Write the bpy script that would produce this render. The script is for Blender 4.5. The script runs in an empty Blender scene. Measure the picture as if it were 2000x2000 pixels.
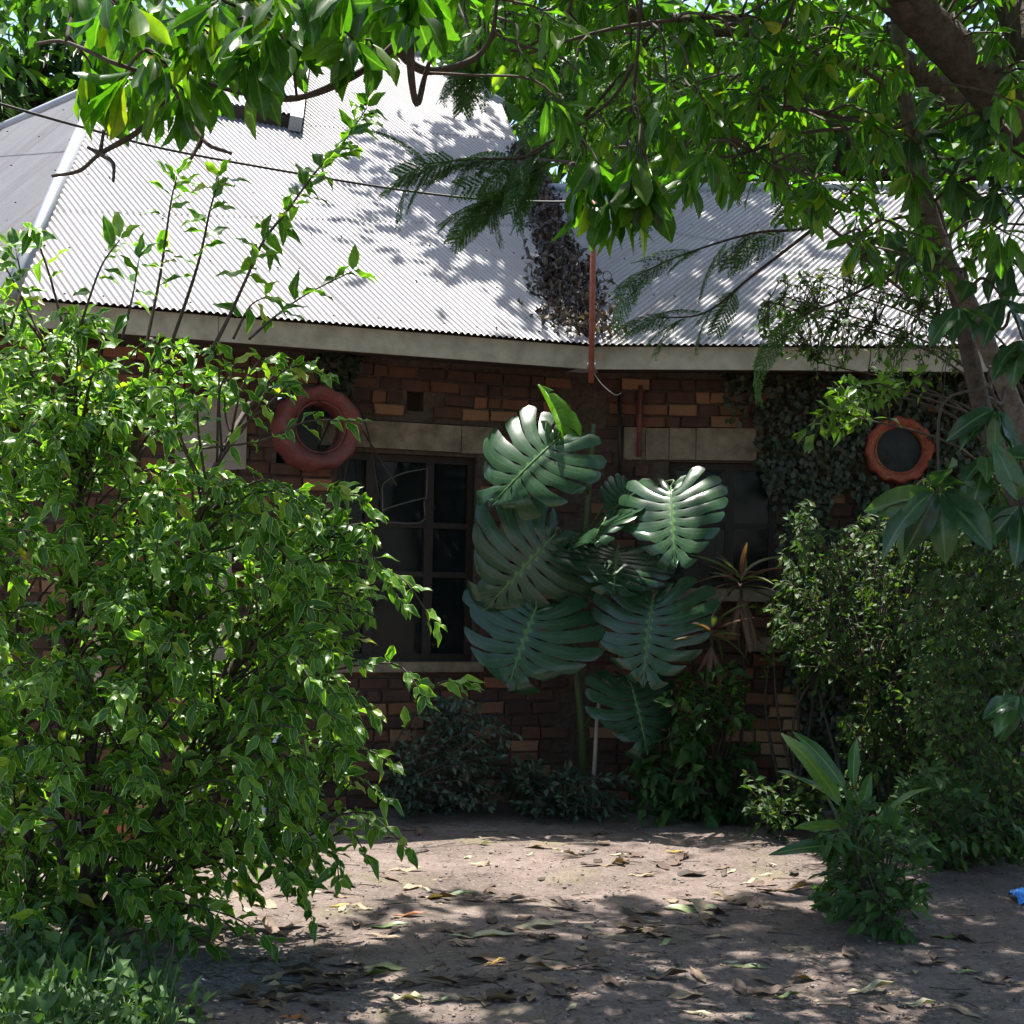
import bpy, math, random
import numpy as np
from mathutils import Matrix, Vector

random.seed(7)
rng = np.random.default_rng(11)
scene = bpy.context.scene
COL = scene.collection

# ------------------------------------------------------------------ camera, sky, sun, exposure
PITCH, ROLL, EYE, FPX, HALF = math.radians(2.86), math.radians(1.0), 1.5, 2898.0, 966.0
cam_d = bpy.data.cameras.new('camera')
cam_d.sensor_width = 36.0
cam_d.lens = 36.0 * FPX / (2 * HALF)
cam_d.clip_end = 1000.0
cam = bpy.data.objects.new('camera', cam_d)
COL.objects.link(cam)
CAM_R = Matrix.Rotation(math.pi / 2 + PITCH, 3, 'X') @ Matrix.Rotation(ROLL, 3, 'Z')
cam.matrix_world = Matrix.Translation((0, 0, EYE)) @ CAM_R.to_4x4()
scene.camera = cam

SUN_EL, SUN_AZ = math.radians(76), math.radians(-8)      # azimuth measured from +Y towards +X
S = Vector((math.sin(SUN_AZ) * math.cos(SUN_EL), math.cos(SUN_AZ) * math.cos(SUN_EL), math.sin(SUN_EL)))
world = bpy.data.worlds.new('World')
scene.world = world
world.use_nodes = True
wn = world.node_tree
wn.nodes.clear()
w_out = wn.nodes.new('ShaderNodeOutputWorld')
w_bg = wn.nodes.new('ShaderNodeBackground')
w_sky = wn.nodes.new('ShaderNodeTexSky')
w_sky.sky_type = 'NISHITA'
w_sky.sun_disc = False
w_sky.sun_elevation = SUN_EL
w_sky.sun_rotation = SUN_AZ
w_sky.dust_density = 2.0
w_bg.inputs['Strength'].default_value = 0.11
wn.links.new(w_sky.outputs[0], w_bg.inputs[0])
wn.links.new(w_bg.outputs[0], w_out.inputs[0])
sun_d = bpy.data.lights.new('sun', 'SUN')
sun_d.energy = 5.0
sun_d.angle = math.radians(0.55)
sun_d.color = (1.0, 0.95, 0.88)
sun = bpy.data.objects.new('sun', sun_d)
sun.rotation_euler = S.to_track_quat('Z', 'Y').to_euler()
sun.location = (0, 0, 20)
COL.objects.link(sun)
vs = scene.view_settings
vs.view_transform = 'Standard'
vs.look = 'None'
vs.gamma = 1.0
vs.use_curve_mapping = False
vs.exposure = 1.45
scene.cycles.use_denoising = True
scene.cycles.max_bounces = 4
scene.cycles.use_adaptive_sampling = True
scene.cycles.adaptive_threshold = 0.02
scene.cycles.diffuse_bounces = 3
scene.cycles.transparent_max_bounces = 6
scene.cycles.sample_clamp_indirect = 6.0
scene.cycles.caustics_reflective = False
scene.cycles.caustics_refractive = False

# ------------------------------------------------------------------ geometry helpers
CR = np.array(CAM_R)
EYEP = np.array([0.0, 0.0, EYE])


def ray(u, v):
    return CR @ np.array([(u - HALF) / FPX, -(v - HALF) / FPX, -1.0])


def at(u, v, Y):
    d = ray(u, v)
    return EYEP + d * (Y / d[1])


def gnd(u, v, z=0.0):
    d = ray(u, v)
    return EYEP + d * ((z - EYE) / d[2])


def onp(u, v, p0, n):
    d = ray(u, v)
    return EYEP + d * (np.dot(np.asarray(p0) - EYEP, n) / np.dot(d, n))


def proj(P):
    q = (np.atleast_2d(P) - EYEP) @ CR
    return np.stack([HALF + FPX * q[:, 0] / -q[:, 2], HALF - FPX * q[:, 1] / -q[:, 2], -q[:, 2]], 1)


def nrm(a):
    a = np.asarray(a, float)
    return a / np.maximum(np.linalg.norm(a, axis=-1, keepdims=True), 1e-9)


def build_mesh(name, V, faces, mat=None, smooth=False, attrs=None):
    """faces: (K,n) int array or a list of such arrays / tuples"""
    me = bpy.data.meshes.new(name)
    if isinstance(faces, np.ndarray):
        faces = [faces]
    groups = []
    for f in faces:
        f = np.asarray(f)
        groups.append(f if f.ndim == 2 else f[None, :])
    V = np.asarray(V, np.float32)
    me.vertices.add(len(V))
    me.vertices.foreach_set('co', V.ravel())
    loops = np.concatenate([g.ravel() for g in groups]).astype(np.int32)
    sizes = np.concatenate([np.full(len(g), g.shape[1]) for g in groups])
    starts = np.concatenate([[0], np.cumsum(sizes)[:-1]]).astype(np.int32)
    me.loops.add(len(loops))
    me.loops.foreach_set('vertex_index', loops)
    me.polygons.add(len(sizes))
    me.polygons.foreach_set('loop_start', starts)
    me.polygons.foreach_set('use_smooth', np.full(len(sizes), bool(smooth)))
    for k, a in (attrs or {}).items():
        at_ = me.attributes.new(k, 'FLOAT', 'POINT')
        at_.data.foreach_set('value', np.asarray(a, np.float32))
    me.update(calc_edges=True)
    if mat is not None:
        me.materials.append(mat)
    return me


class MB:
    """collects shapes into one mesh"""
    def __init__(self):
        self.V, self.F, self.n = [], [], 0

    def add(self, V, F):
        V = np.asarray(V, float)
        if isinstance(F, np.ndarray) and F.ndim == 2:
            F = [F]
        for f in F:
            f = np.asarray(f)
            self.F.append((f if f.ndim == 2 else f[None, :]) + self.n)
        self.V.append(V)
        self.n += len(V)
        return self

    def mesh(self, name, mat, smooth=False):
        return build_mesh(name, np.concatenate(self.V), self.F, mat, smooth)


def link(name, me, parent=None, loc=None, M=None):
    o = bpy.data.objects.new(name, me)
    COL.objects.link(o)
    if parent is not None:
        o.parent = parent
    if M is not None:
        o.matrix_basis = M
    elif loc is not None:
        o.location = loc
    return o


def tag(o, label=None, cat=None, group=None, kind=None):
    if label: o['label'] = label
    if cat: o['category'] = cat
    if group: o['group'] = group
    if kind: o['kind'] = kind
    return o


def thing(name, label, cat, loc=(0, 0, 0), group=None):
    o = bpy.data.objects.new(name, None)
    o.empty_display_size = 0.1
    COL.objects.link(o)
    o.location = [float(x) for x in loc]
    return tag(o, label, cat, group)


def rootloc(parent):
    """world position of a parent whose chain is translations only"""
    p = np.zeros(3)
    while parent is not None:
        p += np.array(parent.location)
        parent = parent.parent
    return p


def part(name, V, F, mat, parent, smooth=False, kind=None, attrs=None):
    """world-space verts -> a child of parent"""
    V = np.asarray(V, float) - rootloc(parent)
    o = link(name, build_mesh(name, V, F, mat, smooth, attrs), parent)
    if kind: o['kind'] = kind
    return o


def mbpart(name, mb, mat, parent, smooth=False, kind=None):
    return part(name, np.concatenate(mb.V), mb.F, mat, parent, smooth, kind)


BOXF = np.array([[0, 1, 3, 2], [4, 6, 7, 5], [0, 4, 5, 1], [2, 3, 7, 6], [0, 2, 6, 4], [1, 5, 7, 3]])


def box(o, ax, ay, az, sx, sy, sz):
    """box from origin corner o along axes; sx etc are (lo,hi)"""
    V = []
    for x in sx:
        for y in sy:
            for z in sz:
                V.append(np.asarray(o) + np.asarray(ax) * x + np.asarray(ay) * y + np.asarray(az) * z)
    return np.array(V), BOXF


def spline(pts, n=6):
    P = np.asarray(pts, float)
    if len(P) < 3:
        return np.array([P[0] + (P[-1] - P[0]) * t for t in np.linspace(0, 1, n + 1)])
    Q = np.vstack([2 * P[0] - P[1], P, 2 * P[-1] - P[-2]])
    out = []
    for i in range(1, len(Q) - 2):
        for t in np.linspace(0, 1, n, endpoint=False):
            a, b, c, d = Q[i - 1], Q[i], Q[i + 1], Q[i + 2]
            out.append(0.5 * (2 * b + (c - a) * t + (2 * a - 5 * b + 4 * c - d) * t * t + (3 * b - a - 3 * c + d) * t ** 3))
    out.append(P[-1])
    return np.array(out)


def tube(pts, r0, r1=None, sides=6, knob=0.0):
    P = np.asarray(pts, float)
    n = len(P)
    r = np.linspace(r0, r0 if r1 is None else r1, n)
    if knob:
        r = r * (1 + knob * rng.standard_normal(n))
    T = nrm(np.gradient(P, axis=0))
    ref = np.array([0.31, 0.2, 0.93])
    if abs(np.dot(T[n // 2], ref)) > 0.9: ref = np.array([0.9, 0.3, 0.1])
    A = nrm(np.cross(T, ref))
    B = np.cross(T, A)
    a = np.linspace(0, 2 * math.pi, sides, endpoint=False)
    V = (P[:, None, :] + r[:, None, None] * (np.cos(a)[None, :, None] * A[:, None, :] + np.sin(a)[None, :, None] * B[:, None, :])).reshape(-1, 3)
    i = np.arange(n - 1)[:, None] * sides
    j = np.arange(sides)[None, :]
    k = (j + 1) % sides
    F = np.stack([i + j, i + k, i + sides + k, i + sides + j], -1).reshape(-1, 4)
    return V, [F, np.arange(sides)[::-1], np.arange(sides) + (n - 1) * sides]


# ------------------------------------------------------------------ materials
def new_mat(name):
    m = bpy.data.materials.new(name)
    m.use_nodes = True
    nt = m.node_tree
    nt.nodes.clear()
    out = nt.nodes.new('ShaderNodeOutputMaterial')
    b = nt.nodes.new('ShaderNodeBsdfPrincipled')
    nt.links.new(b.outputs[0], out.inputs[0])
    return m, nt, b, out


def ramp(nt, stops, src):
    r = nt.nodes.new('ShaderNodeValToRGB')
    els = r.color_ramp.elements
    while len(els) < len(stops): els.new(0.5)
    for e, (p, c) in zip(els, stops):
        e.position = p
        e.color = (*c, 1.0)
    nt.links.new(src, r.inputs[0])
    return r.outputs[0]


def noise(nt, scale, detail=4, rough=0.6, coord=None, dims=None):
    n = nt.nodes.new('ShaderNodeTexNoise')
    n.inputs['Scale'].default_value = scale
    n.inputs['Detail'].default_value = detail
    n.inputs['Roughness'].default_value = rough
    if coord is not None:
        nt.links.new(coord, n.inputs['Vector'])
    return n.outputs[0]


def geo_pos(nt):
    g = nt.nodes.new('ShaderNodeNewGeometry')
    return g.outputs['Position']


def mixc(nt, fac, a, b, mode='MIX'):
    m = nt.nodes.new('ShaderNodeMix')
    m.data_type = 'RGBA'
    m.blend_type = mode
    for s, v in ((m.inputs[0], fac), (m.inputs[6], a), (m.inputs[7], b)):
        if isinstance(v, bpy.types.NodeSocket): nt.links.new(v, s)
        elif isinstance(v, (int, float)): s.default_value = v
        else: s.default_value = (*v, 1.0)
    return m.outputs[2]


def maprange(nt, src, a, b, c=0.0, d=1.0):
    m = nt.nodes.new('ShaderNodeMapRange')
    for i, x in enumerate((a, b, c, d)): m.inputs[i + 1].default_value = x
    nt.links.new(src, m.inputs[0])
    return m.outputs[0]


def bump(nt, b, h, strength=0.4, dist=0.01):
    n = nt.nodes.new('ShaderNodeBump')
    n.inputs['Strength'].default_value = strength
    n.inputs['Distance'].default_value = dist
    nt.links.new(h, n.inputs['Height'])
    nt.links.new(n.outputs[0], b.inputs['Normal'])


def rnd_fac(nt):
    a = nt.nodes.new('ShaderNodeAttribute')
    a.attribute_name = 'rnd'
    o = nt.nodes.new('ShaderNodeObjectInfo')
    m = nt.nodes.new('ShaderNodeMath'); m.operation = 'ADD'
    f = nt.nodes.new('ShaderNodeMath'); f.operation = 'FRACT'
    nt.links.new(a.outputs['Fac'], m.inputs[0])
    nt.links.new(o.outputs['Random'], m.inputs[1])
    nt.links.new(m.outputs[0], f.inputs[0])
    return f.outputs[0]


def mat_leaf(name, stops, rim=None, vein=None, trans=0.35, rough=0.42, tint=(1.5, 1.6, 0.45), spec=0.5, rim_lo=0.66):
    m, nt, b, out = new_mat(name)
    c = ramp(nt, stops, rnd_fac(nt))
    n = noise(nt, 55, 2, 0.5, geo_pos(nt))
    c = mixc(nt, maprange(nt, n, 0.3, 0.7), mixc(nt, 1.0, c, (0.72, 0.74, 0.72), 'MULTIPLY'), c)
    if rim is not None or vein is not None:
        a = nt.nodes.new('ShaderNodeAttribute'); a.attribute_name = 'rim'
        if rim is not None:
            c = mixc(nt, maprange(nt, a.outputs['Fac'], rim_lo, rim_lo + 0.14), c, rim)
        if vein is not None:
            c = mixc(nt, maprange(nt, a.outputs['Fac'], 0.03, 0.12, 1, 0), c, vein)
    nt.links.new(c, b.inputs['Base Color'])
    b.inputs['Roughness'].default_value = rough
    b.inputs['Specular IOR Level'].default_value = spec
    if trans > 0:
        t = nt.nodes.new('ShaderNodeBsdfTranslucent')
        nt.links.new(mixc(nt, 1.0, c, tint, 'MULTIPLY'), t.inputs['Color'])
        mx = nt.nodes.new('ShaderNodeMixShader')
        mx.inputs[0].default_value = trans
        nt.links.new(b.outputs[0], mx.inputs[1])
        nt.links.new(t.outputs[0], mx.inputs[2])
        nt.links.new(mx.outputs[0], out.inputs[0])
    return m


def mat_plain(name, c0, c1, scale=20, rough=0.8, bstr=0.3, bdist=0.005, metal=0.0, per_obj=None, detail=5, spec=0.4):
    m, nt, b, out = new_mat(name)
    p = geo_pos(nt)
    n = noise(nt, scale, detail, 0.65, p)
    c = mixc(nt, maprange(nt, n, 0.32, 0.68), c0, c1)
    if per_obj:
        c = mixc(nt, 0.65, c, ramp(nt, per_obj, rnd_fac(nt)))
    nt.links.new(c, b.inputs['Base Color'])
    b.inputs['Roughness'].default_value = rough
    b.inputs['Metallic'].default_value = metal
    b.inputs['Specular IOR Level'].default_value = spec
    if bstr: bump(nt, b, n, bstr, bdist)
    return m


M = {}
M['bush'] = mat_leaf('variegated_leaf', [(0, (0.036, 0.125, 0.018)), (0.45, (0.064, 0.19, 0.024)), (0.8, (0.135, 0.3, 0.03)), (0.96, (0.26, 0.43, 0.043)), (1, (0.45, 0.42, 0.06))],
                     rim=(0.34, 0.52, 0.09), vein=(0.14, 0.25, 0.05), trans=0.46, rough=0.38, rim_lo=0.74)
M['mango'] = mat_leaf('lance_leaf', [(0, (0.034, 0.095, 0.014)), (0.6, (0.058, 0.15, 0.018)), (0.93, (0.11, 0.2, 0.022)), (0.985, (0.2, 0.27, 0.03)), (1, (0.4, 0.33, 0.03))],
                      vein=(0.11, 0.2, 0.05), trans=0.55, rough=0.36, tint=(2.1, 2.6, 0.45))
M['feather'] = mat_leaf('feather_leaf', [(0, (0.04, 0.11, 0.026)), (0.6, (0.06, 0.15, 0.03)), (1, (0.1, 0.2, 0.035))], trans=0.42, rough=0.5)
M['bigleaf'] = mat_leaf('broad_leaf', [(0, (0.028, 0.075, 0.032)), (0.6, (0.04, 0.10, 0.04)), (1, (0.07, 0.16, 0.045))], vein=(0.1, 0.2, 0.09), trans=0.3, rough=0.3)
M['ivy'] = mat_leaf('creeper_leaf', [(0, (0.03, 0.04, 0.026)), (0.6, (0.045, 0.06, 0.035)), (0.92, (0.06, 0.085, 0.035)), (1, (0.11, 0.08, 0.05))], trans=0.15, rough=0.5)
M['hedge'] = mat_leaf('hedge_leaf', [(0, (0.035, 0.075, 0.02)), (0.5, (0.055, 0.12, 0.028)), (0.88, (0.09, 0.18, 0.032)), (1, (0.15, 0.15, 0.045))], trans=0.38, rough=0.55, spec=0.3)
M['lime'] = mat_leaf('lime_leaf', [(0, (0.09, 0.2, 0.025)), (1, (0.16, 0.3, 0.035))], trans=0.4, rough=0.4)
M['greyshrub'] = mat_leaf('grey_green_leaf', [(0, (0.035, 0.065, 0.042)), (0.7, (0.05, 0.095, 0.055)), (1, (0.1, 0.13, 0.09))], trans=0.2, rough=0.4)
M['weed'] = mat_leaf('weed_leaf', [(0, (0.035, 0.085, 0.022)), (0.7, (0.055, 0.13, 0.032)), (1, (0.1, 0.18, 0.04))], trans=0.3, rough=0.55, spec=0.3)
M['monstera'] = mat_leaf('monstera_leaf', [(0, (0.022, 0.064, 0.03)), (1, (0.036, 0.088, 0.038))], vein=(0.11, 0.21, 0.07), trans=0.10, rough=0.26, spec=0.5)
M['monstera_new'] = mat_leaf('new_monstera_leaf', [(0, (0.12, 0.3, 0.02)), (1, (0.14, 0.34, 0.025))], vein=(0.3, 0.4, 0.1), trans=0.45, rough=0.3)
M['cordyline'] = mat_leaf('cordyline_leaf', [(0, (0.13, 0.055, 0.06)), (0.4, (0.2, 0.1, 0.09)), (0.7, (0.11, 0.16, 0.05)), (1, (0.16, 0.22, 0.06))], vein=(0.25, 0.22, 0.1), trans=0.25, rough=0.4)
M['cordyline_dead'] = mat_leaf('dead_cordyline_leaf', [(0, (0.12, 0.07, 0.05)), (1, (0.22, 0.13, 0.1))], trans=0.1, rough=0.7)
M['ginger'] = mat_leaf('ginger_leaf', [(0, (0.035, 0.1, 0.03)), (0.7, (0.055, 0.15, 0.035)), (1, (0.12, 0.24, 0.04))], vein=(0.16, 0.27, 0.06), trans=0.35, rough=0.34)
M['palm'] = mat_leaf('palm_leaf', [(0, (0.03, 0.075, 0.045)), (0.8, (0.05, 0.11, 0.06)), (1, (0.2, 0.19, 0.06))], trans=0.25, rough=0.35)
M['far'] = mat_leaf('far_leaf', [(0, (0.045, 0.13, 0.022)), (0.6, (0.08, 0.21, 0.028)), (1, (0.16, 0.31, 0.035))], trans=0.5, rough=0.45)
M['dry'] = mat_leaf('dry_leaf', [(0, (0.035, 0.022, 0.016)), (0.4, (0.09, 0.055, 0.038)), (0.75, (0.2, 0.13, 0.085)), (1, (0.34, 0.26, 0.17))], trans=0.1, rough=0.7)
M['valley_dry'] = mat_leaf('dark_dry_leaf', [(0, (0.04, 0.028, 0.032)), (0.6, (0.1, 0.07, 0.075)), (1, (0.24, 0.19, 0.185))], trans=0.1, rough=0.55)
M['pale'] = mat_leaf('pale_dead_leaf', [(0, (0.3, 0.27, 0.17)), (1, (0.42, 0.4, 0.26))], vein=(0.4, 0.36, 0.2), trans=0.1, rough=0.6)
M['fallgreen'] = mat_leaf('fallen_green_leaf', [(0, (0.08, 0.14, 0.035)), (0.6, (0.14, 0.2, 0.07)), (1, (0.24, 0.28, 0.13))], vein=(0.3, 0.33, 0.15), trans=0.1, rough=0.45)
M['fallyellow'] = mat_leaf('fallen_yellow_leaf', [(0, (0.5, 0.3, 0.03)), (1, (0.6, 0.42, 0.05))], trans=0.2, rough=0.5)
M['fallorange'] = mat_leaf('fallen_orange_leaf', [(0, (0.4, 0.13, 0.04)), (1, (0.45, 0.17, 0.06))], trans=0.15, rough=0.6)
M['bark'] = mat_plain('bark', (0.035, 0.027, 0.022), (0.1, 0.08, 0.064), 26, 0.9, 0.9, 0.02)
M['twig'] = mat_plain('twig_bark', (0.035, 0.026, 0.02), (0.08, 0.06, 0.045), 40, 0.85, 0.3)
M['greenstem'] = mat_plain('green_stem', (0.05, 0.085, 0.03), (0.09, 0.13, 0.05), 40, 0.5, 0.1)
M['brick'] = mat_plain('fired_brick', (0.05, 0.03, 0.025), (0.18, 0.08, 0.047), 9, 0.9, 0.6, 0.006,
                       per_obj=[(0, (0.028, 0.019, 0.018)), (0.45, (0.055, 0.029, 0.023)), (0.7, (0.14, 0.06, 0.034)), (0.88, (0.28, 0.125, 0.062)), (1, (0.36, 0.2, 0.11))])
M['sunlit_brick'] = mat_plain('sunlit_fired_brick', (0.3, 0.18, 0.1), (0.42, 0.28, 0.17), 25, 0.9, 0.5, 0.006, per_obj=[(0, (0.28, 0.15, 0.08)), (1, (0.45, 0.31, 0.19))])  # sunlight on a few bricks, painted in as a lighter brick colour
M['mortar'] = mat_plain('dark_mortar', (0.045, 0.032, 0.026), (0.11, 0.075, 0.055), 30, 0.95, 0.5)
M['concrete'] = mat_plain('weathered_concrete', (0.13, 0.1, 0.07), (0.3, 0.235, 0.165), 9, 0.92, 0.6, 0.008, detail=8)
M['plaster'] = mat_plain('grey_plaster', (0.24, 0.2, 0.165), (0.33, 0.285, 0.24), 12, 0.9, 0.15)
M['fascia'] = mat_plain('weathered_fascia_board', (0.3, 0.262, 0.205), (0.5, 0.455, 0.37), 7, 0.85, 0.3, detail=8)
M['frame'] = mat_plain('dark_window_wood', (0.014, 0.009, 0.008), (0.034, 0.022, 0.018), 30, 0.6, 0.2)
M['dark'] = mat_plain('dark_soffit', (0.03, 0.022, 0.018), (0.07, 0.05, 0.04), 15, 0.9, 0.1)
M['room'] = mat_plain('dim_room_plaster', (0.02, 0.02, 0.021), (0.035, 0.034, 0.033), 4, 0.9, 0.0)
M['curtain'] = mat_plain('blue_curtain', (0.1, 0.24, 0.33), (0.26, 0.42, 0.48), 14, 0.9, 0.1)
M['rust'] = mat_plain('rusty_red_paint', (0.24, 0.06, 0.035), (0.34, 0.11, 0.07), 30, 0.65, 0.25)
M['black'] = mat_plain('black_rubber', (0.012, 0.012, 0.013), (0.03, 0.03, 0.03), 20, 0.5, 0.0)
M['greymetal'] = mat_plain('grey_metal', (0.2, 0.2, 0.19), (0.3, 0.3, 0.29), 30, 0.5, 0.1, metal=0.4)
M['rodmetal'] = mat_plain('dull_rod', (0.09, 0.09, 0.088), (0.16, 0.16, 0.155), 30, 0.6, 0.1)
M['white'] = mat_plain('white_plastic', (0.62, 0.62, 0.6), (0.72, 0.72, 0.7), 8, 0.45, 0.0)
M['blue'] = mat_plain('blue_plastic', (0.01, 0.12, 0.45), (0.02, 0.2, 0.6), 9, 0.35, 0.1)
M['orange'] = mat_plain('orange_clay', (0.45, 0.13, 0.05), (0.55, 0.2, 0.09), 14, 0.8, 0.1)
M['stone'] = mat_plain('pebble', (0.13, 0.11, 0.1), (0.32, 0.29, 0.27), 18, 0.9, 0.2, per_obj=[(0, (0.12, 0.1, 0.09)), (1, (0.36, 0.32, 0.29))])

# painted tyres
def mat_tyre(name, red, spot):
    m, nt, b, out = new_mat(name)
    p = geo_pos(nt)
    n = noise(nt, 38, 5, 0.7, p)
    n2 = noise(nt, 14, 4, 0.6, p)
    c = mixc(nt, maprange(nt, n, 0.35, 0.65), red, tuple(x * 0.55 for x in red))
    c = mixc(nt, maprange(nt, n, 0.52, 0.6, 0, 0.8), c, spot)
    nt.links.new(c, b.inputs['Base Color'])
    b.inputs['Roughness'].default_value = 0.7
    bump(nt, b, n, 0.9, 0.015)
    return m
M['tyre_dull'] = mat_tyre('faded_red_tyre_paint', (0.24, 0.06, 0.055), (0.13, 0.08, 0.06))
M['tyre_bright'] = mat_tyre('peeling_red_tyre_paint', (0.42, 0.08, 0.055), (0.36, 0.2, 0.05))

# corrugated iron
m, nt, b, out = new_mat('galvanised_iron')
p = geo_pos(nt)
mp = nt.nodes.new('ShaderNodeMapping'); mp.inputs['Scale'].default_value = (1, 1, 1)
nt.links.new(p, mp.inputs[0])
n = noise(nt, 2.2, 6, 0.65, mp.outputs[0]); n2 = noise(nt, 40, 3, 0.6, p); n3 = noise(nt, 7, 5, 0.7, p)
c = mixc(nt, maprange(nt, n, 0.35, 0.65), (0.19, 0.185, 0.189), (0.255, 0.25, 0.254))
c = mixc(nt, maprange(nt, n3, 0.6, 0.78, 0, 0.5), c, (0.18, 0.15, 0.147))
c = mixc(nt, maprange(nt, n2, 0.55, 0.8, 0, 0.3), c, (0.19, 0.175, 0.172))
ra_ = nt.nodes.new('ShaderNodeAttribute'); ra_.attribute_name = 'ribx'
for sc_, lo_, hi_, amt, col in ((2.3, 0.42, 0.62, 0.7, (0.17, 0.162, 0.165)), (11, 0.5, 0.7, 0.6, (0.14, 0.128, 0.13)), (5.5, 0.56, 0.7, 0.65, (0.2, 0.13, 0.105))):
    nn_ = nt.nodes.new('ShaderNodeTexNoise'); nn_.noise_dimensions = '1D'; nn_.inputs['Scale'].default_value = sc_; nn_.inputs['Detail'].default_value = 3
    nt.links.new(ra_.outputs['Fac'], nn_.inputs['W'])
    mm_ = nt.nodes.new('ShaderNodeMath'); mm_.operation = 'MULTIPLY'
    nt.links.new(maprange(nt, nn_.outputs[0], lo_, hi_, 0, amt), mm_.inputs[0]); nt.links.new(maprange(nt, n, 0.35, 0.6), mm_.inputs[1])
    c = mixc(nt, mm_.outputs[0], c, col)
c = mixc(nt, 0.3, c, ramp(nt, [(0, (0.17, 0.166, 0.17)), (1, (0.28, 0.274, 0.28))], rnd_fac(nt)))
nt.links.new(c, b.inputs['Base Color'])
b.inputs['Roughness'].default_value = 0.5
b.inputs['Metallic'].default_value = 0.15
M['iron'] = m
M['cap'] = mat_plain('ridge_cap_iron', (0.26, 0.275, 0.3), (0.33, 0.34, 0.365), 6, 0.45, 0.0, metal=0.2)

# glass
m, nt, b, out = new_mat('dusty_glass')
b.inputs['Base Color'].default_value = (0.02, 0.025, 0.025, 1)
b.inputs['Roughness'].default_value = 0.08
b.inputs['Specular IOR Level'].default_value = 0.25
tr = nt.nodes.new('ShaderNodeBsdfTransparent')
tr.inputs[0].default_value = (0.75, 0.8, 0.8, 1)
mx = nt.nodes.new('ShaderNodeMixShader')
mx.inputs[0].default_value = 0.55
nt.links.new(b.outputs[0], mx.inputs[1]); nt.links.new(tr.outputs[0], mx.inputs[2]); nt.links.new(mx.outputs[0], out.inputs[0])
M['glass'] = m

M['porthole'] = mat_plain('grimy_glass', (0.008, 0.01, 0.009), (0.03, 0.035, 0.03), 12, 0.25, 0.0, spec=0.2)

# bare earth
m, nt, b, out = new_mat('trodden_earth')
p = geo_pos(nt)
n1 = noise(nt, 1.1, 6, 0.6, p); n2 = noise(nt, 9, 6, 0.7, p); n3 = noise(nt, 48, 5, 0.75, p); n4 = noise(nt, 1.7, 4, 0.55, p)
c = mixc(nt, maprange(nt, n1, 0.35, 0.65), (0.145, 0.112, 0.095), (0.27, 0.212, 0.185))
c = mixc(nt, maprange(nt, n2, 0.42, 0.7, 0, 0.7), c, (0.08, 0.06, 0.05))
c = mixc(nt, maprange(nt, n3, 0.5, 0.68, 0, 0.6), c, (0.36, 0.3, 0.27))
c = mixc(nt, maprange(nt, n4, 0.58, 0.7, 0, 0.4), c, (0.19, 0.185, 0.075))
nt.links.new(c, b.inputs['Base Color'])
gp_ = gnd(360, 1835)
vd = nt.nodes.new('ShaderNodeVectorMath'); vd.operation = 'DISTANCE'; vd.inputs[1].default_value = tuple(gp_)
nt.links.new(p, vd.inputs[0])
ad = nt.nodes.new('ShaderNodeMath'); ad.operation = 'MULTIPLY_ADD'; ad.inputs[1].default_value = 1.1
nt.links.new(n2, ad.inputs[0]); nt.links.new(vd.outputs['Value'], ad.inputs[2])
c = mixc(nt, maprange(nt, ad.outputs[0], 0.75, 1.2, 0.8, 0), c, mixc(nt, maprange(nt, n3, 0.4, 0.6), (0.11, 0.11, 0.118), (0.3, 0.3, 0.315)))
nt.links.new(c, b.inputs['Base Color'])
b.inputs['Roughness'].default_value = 0.92
b.inputs['Specular IOR Level'].default_value = 0.25
hm = nt.nodes.new('ShaderNodeMath'); hm.operation = 'ADD'
nt.links.new(n2, hm.inputs[0]); nt.links.new(n3, hm.inputs[1])
bump(nt, b, hm.outputs[0], 1.0, 0.022)
M['earth'] = m

# ------------------------------------------------------------------ leaf machinery
def leaf_template(W=0.4, a=0.9, bb=0.9, nl=5, nw=2, curl=0.25, fold=0.15, wave=0.0, stalk=0.06, twist=0.0, ph=0.0):
    """a leaf of length 1 along +x, normal +z"""
    ts = np.linspace(0, 1, nl + 1)
    prof = (ts ** a) * ((1 - ts) ** bb)
    peak = (a / (a + bb)) ** a * (bb / (a + bb)) ** bb
    w = W * 0.5 * prof / peak
    w[0] = 0.012; w[-1] = 0.008
    cs = {1: [-1, 0, 1], 2: [-1, -0.6, 0, 0.6, 1]}[nw]
    rims = {1: [1, 0, 1], 2: [1, 0.5, 0, 0.5, 1]}[nw]
    V, R = [], []
    for t, wi in zip(ts, w):
        for cc, rr in zip(cs, rims):
            y = cc * wi
            x = stalk + t * (1 - stalk)
            z = -curl * t * t + fold * abs(y) + wave * math.sin(9 * t + ph) * wi * abs(cc)
            if twist:
                an = twist * t
                y, z = y * math.cos(an), z + y * math.sin(an)
            V.append((x, y, z)); R.append(rr)
    n = len(cs)
    F = [[i * n + j, (i + 1) * n + j, (i + 1) * n + j + 1, i * n + j + 1] for i in range(nl) for j in range(n - 1)]
    return np.array(V), np.array(F), np.array(R)


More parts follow.
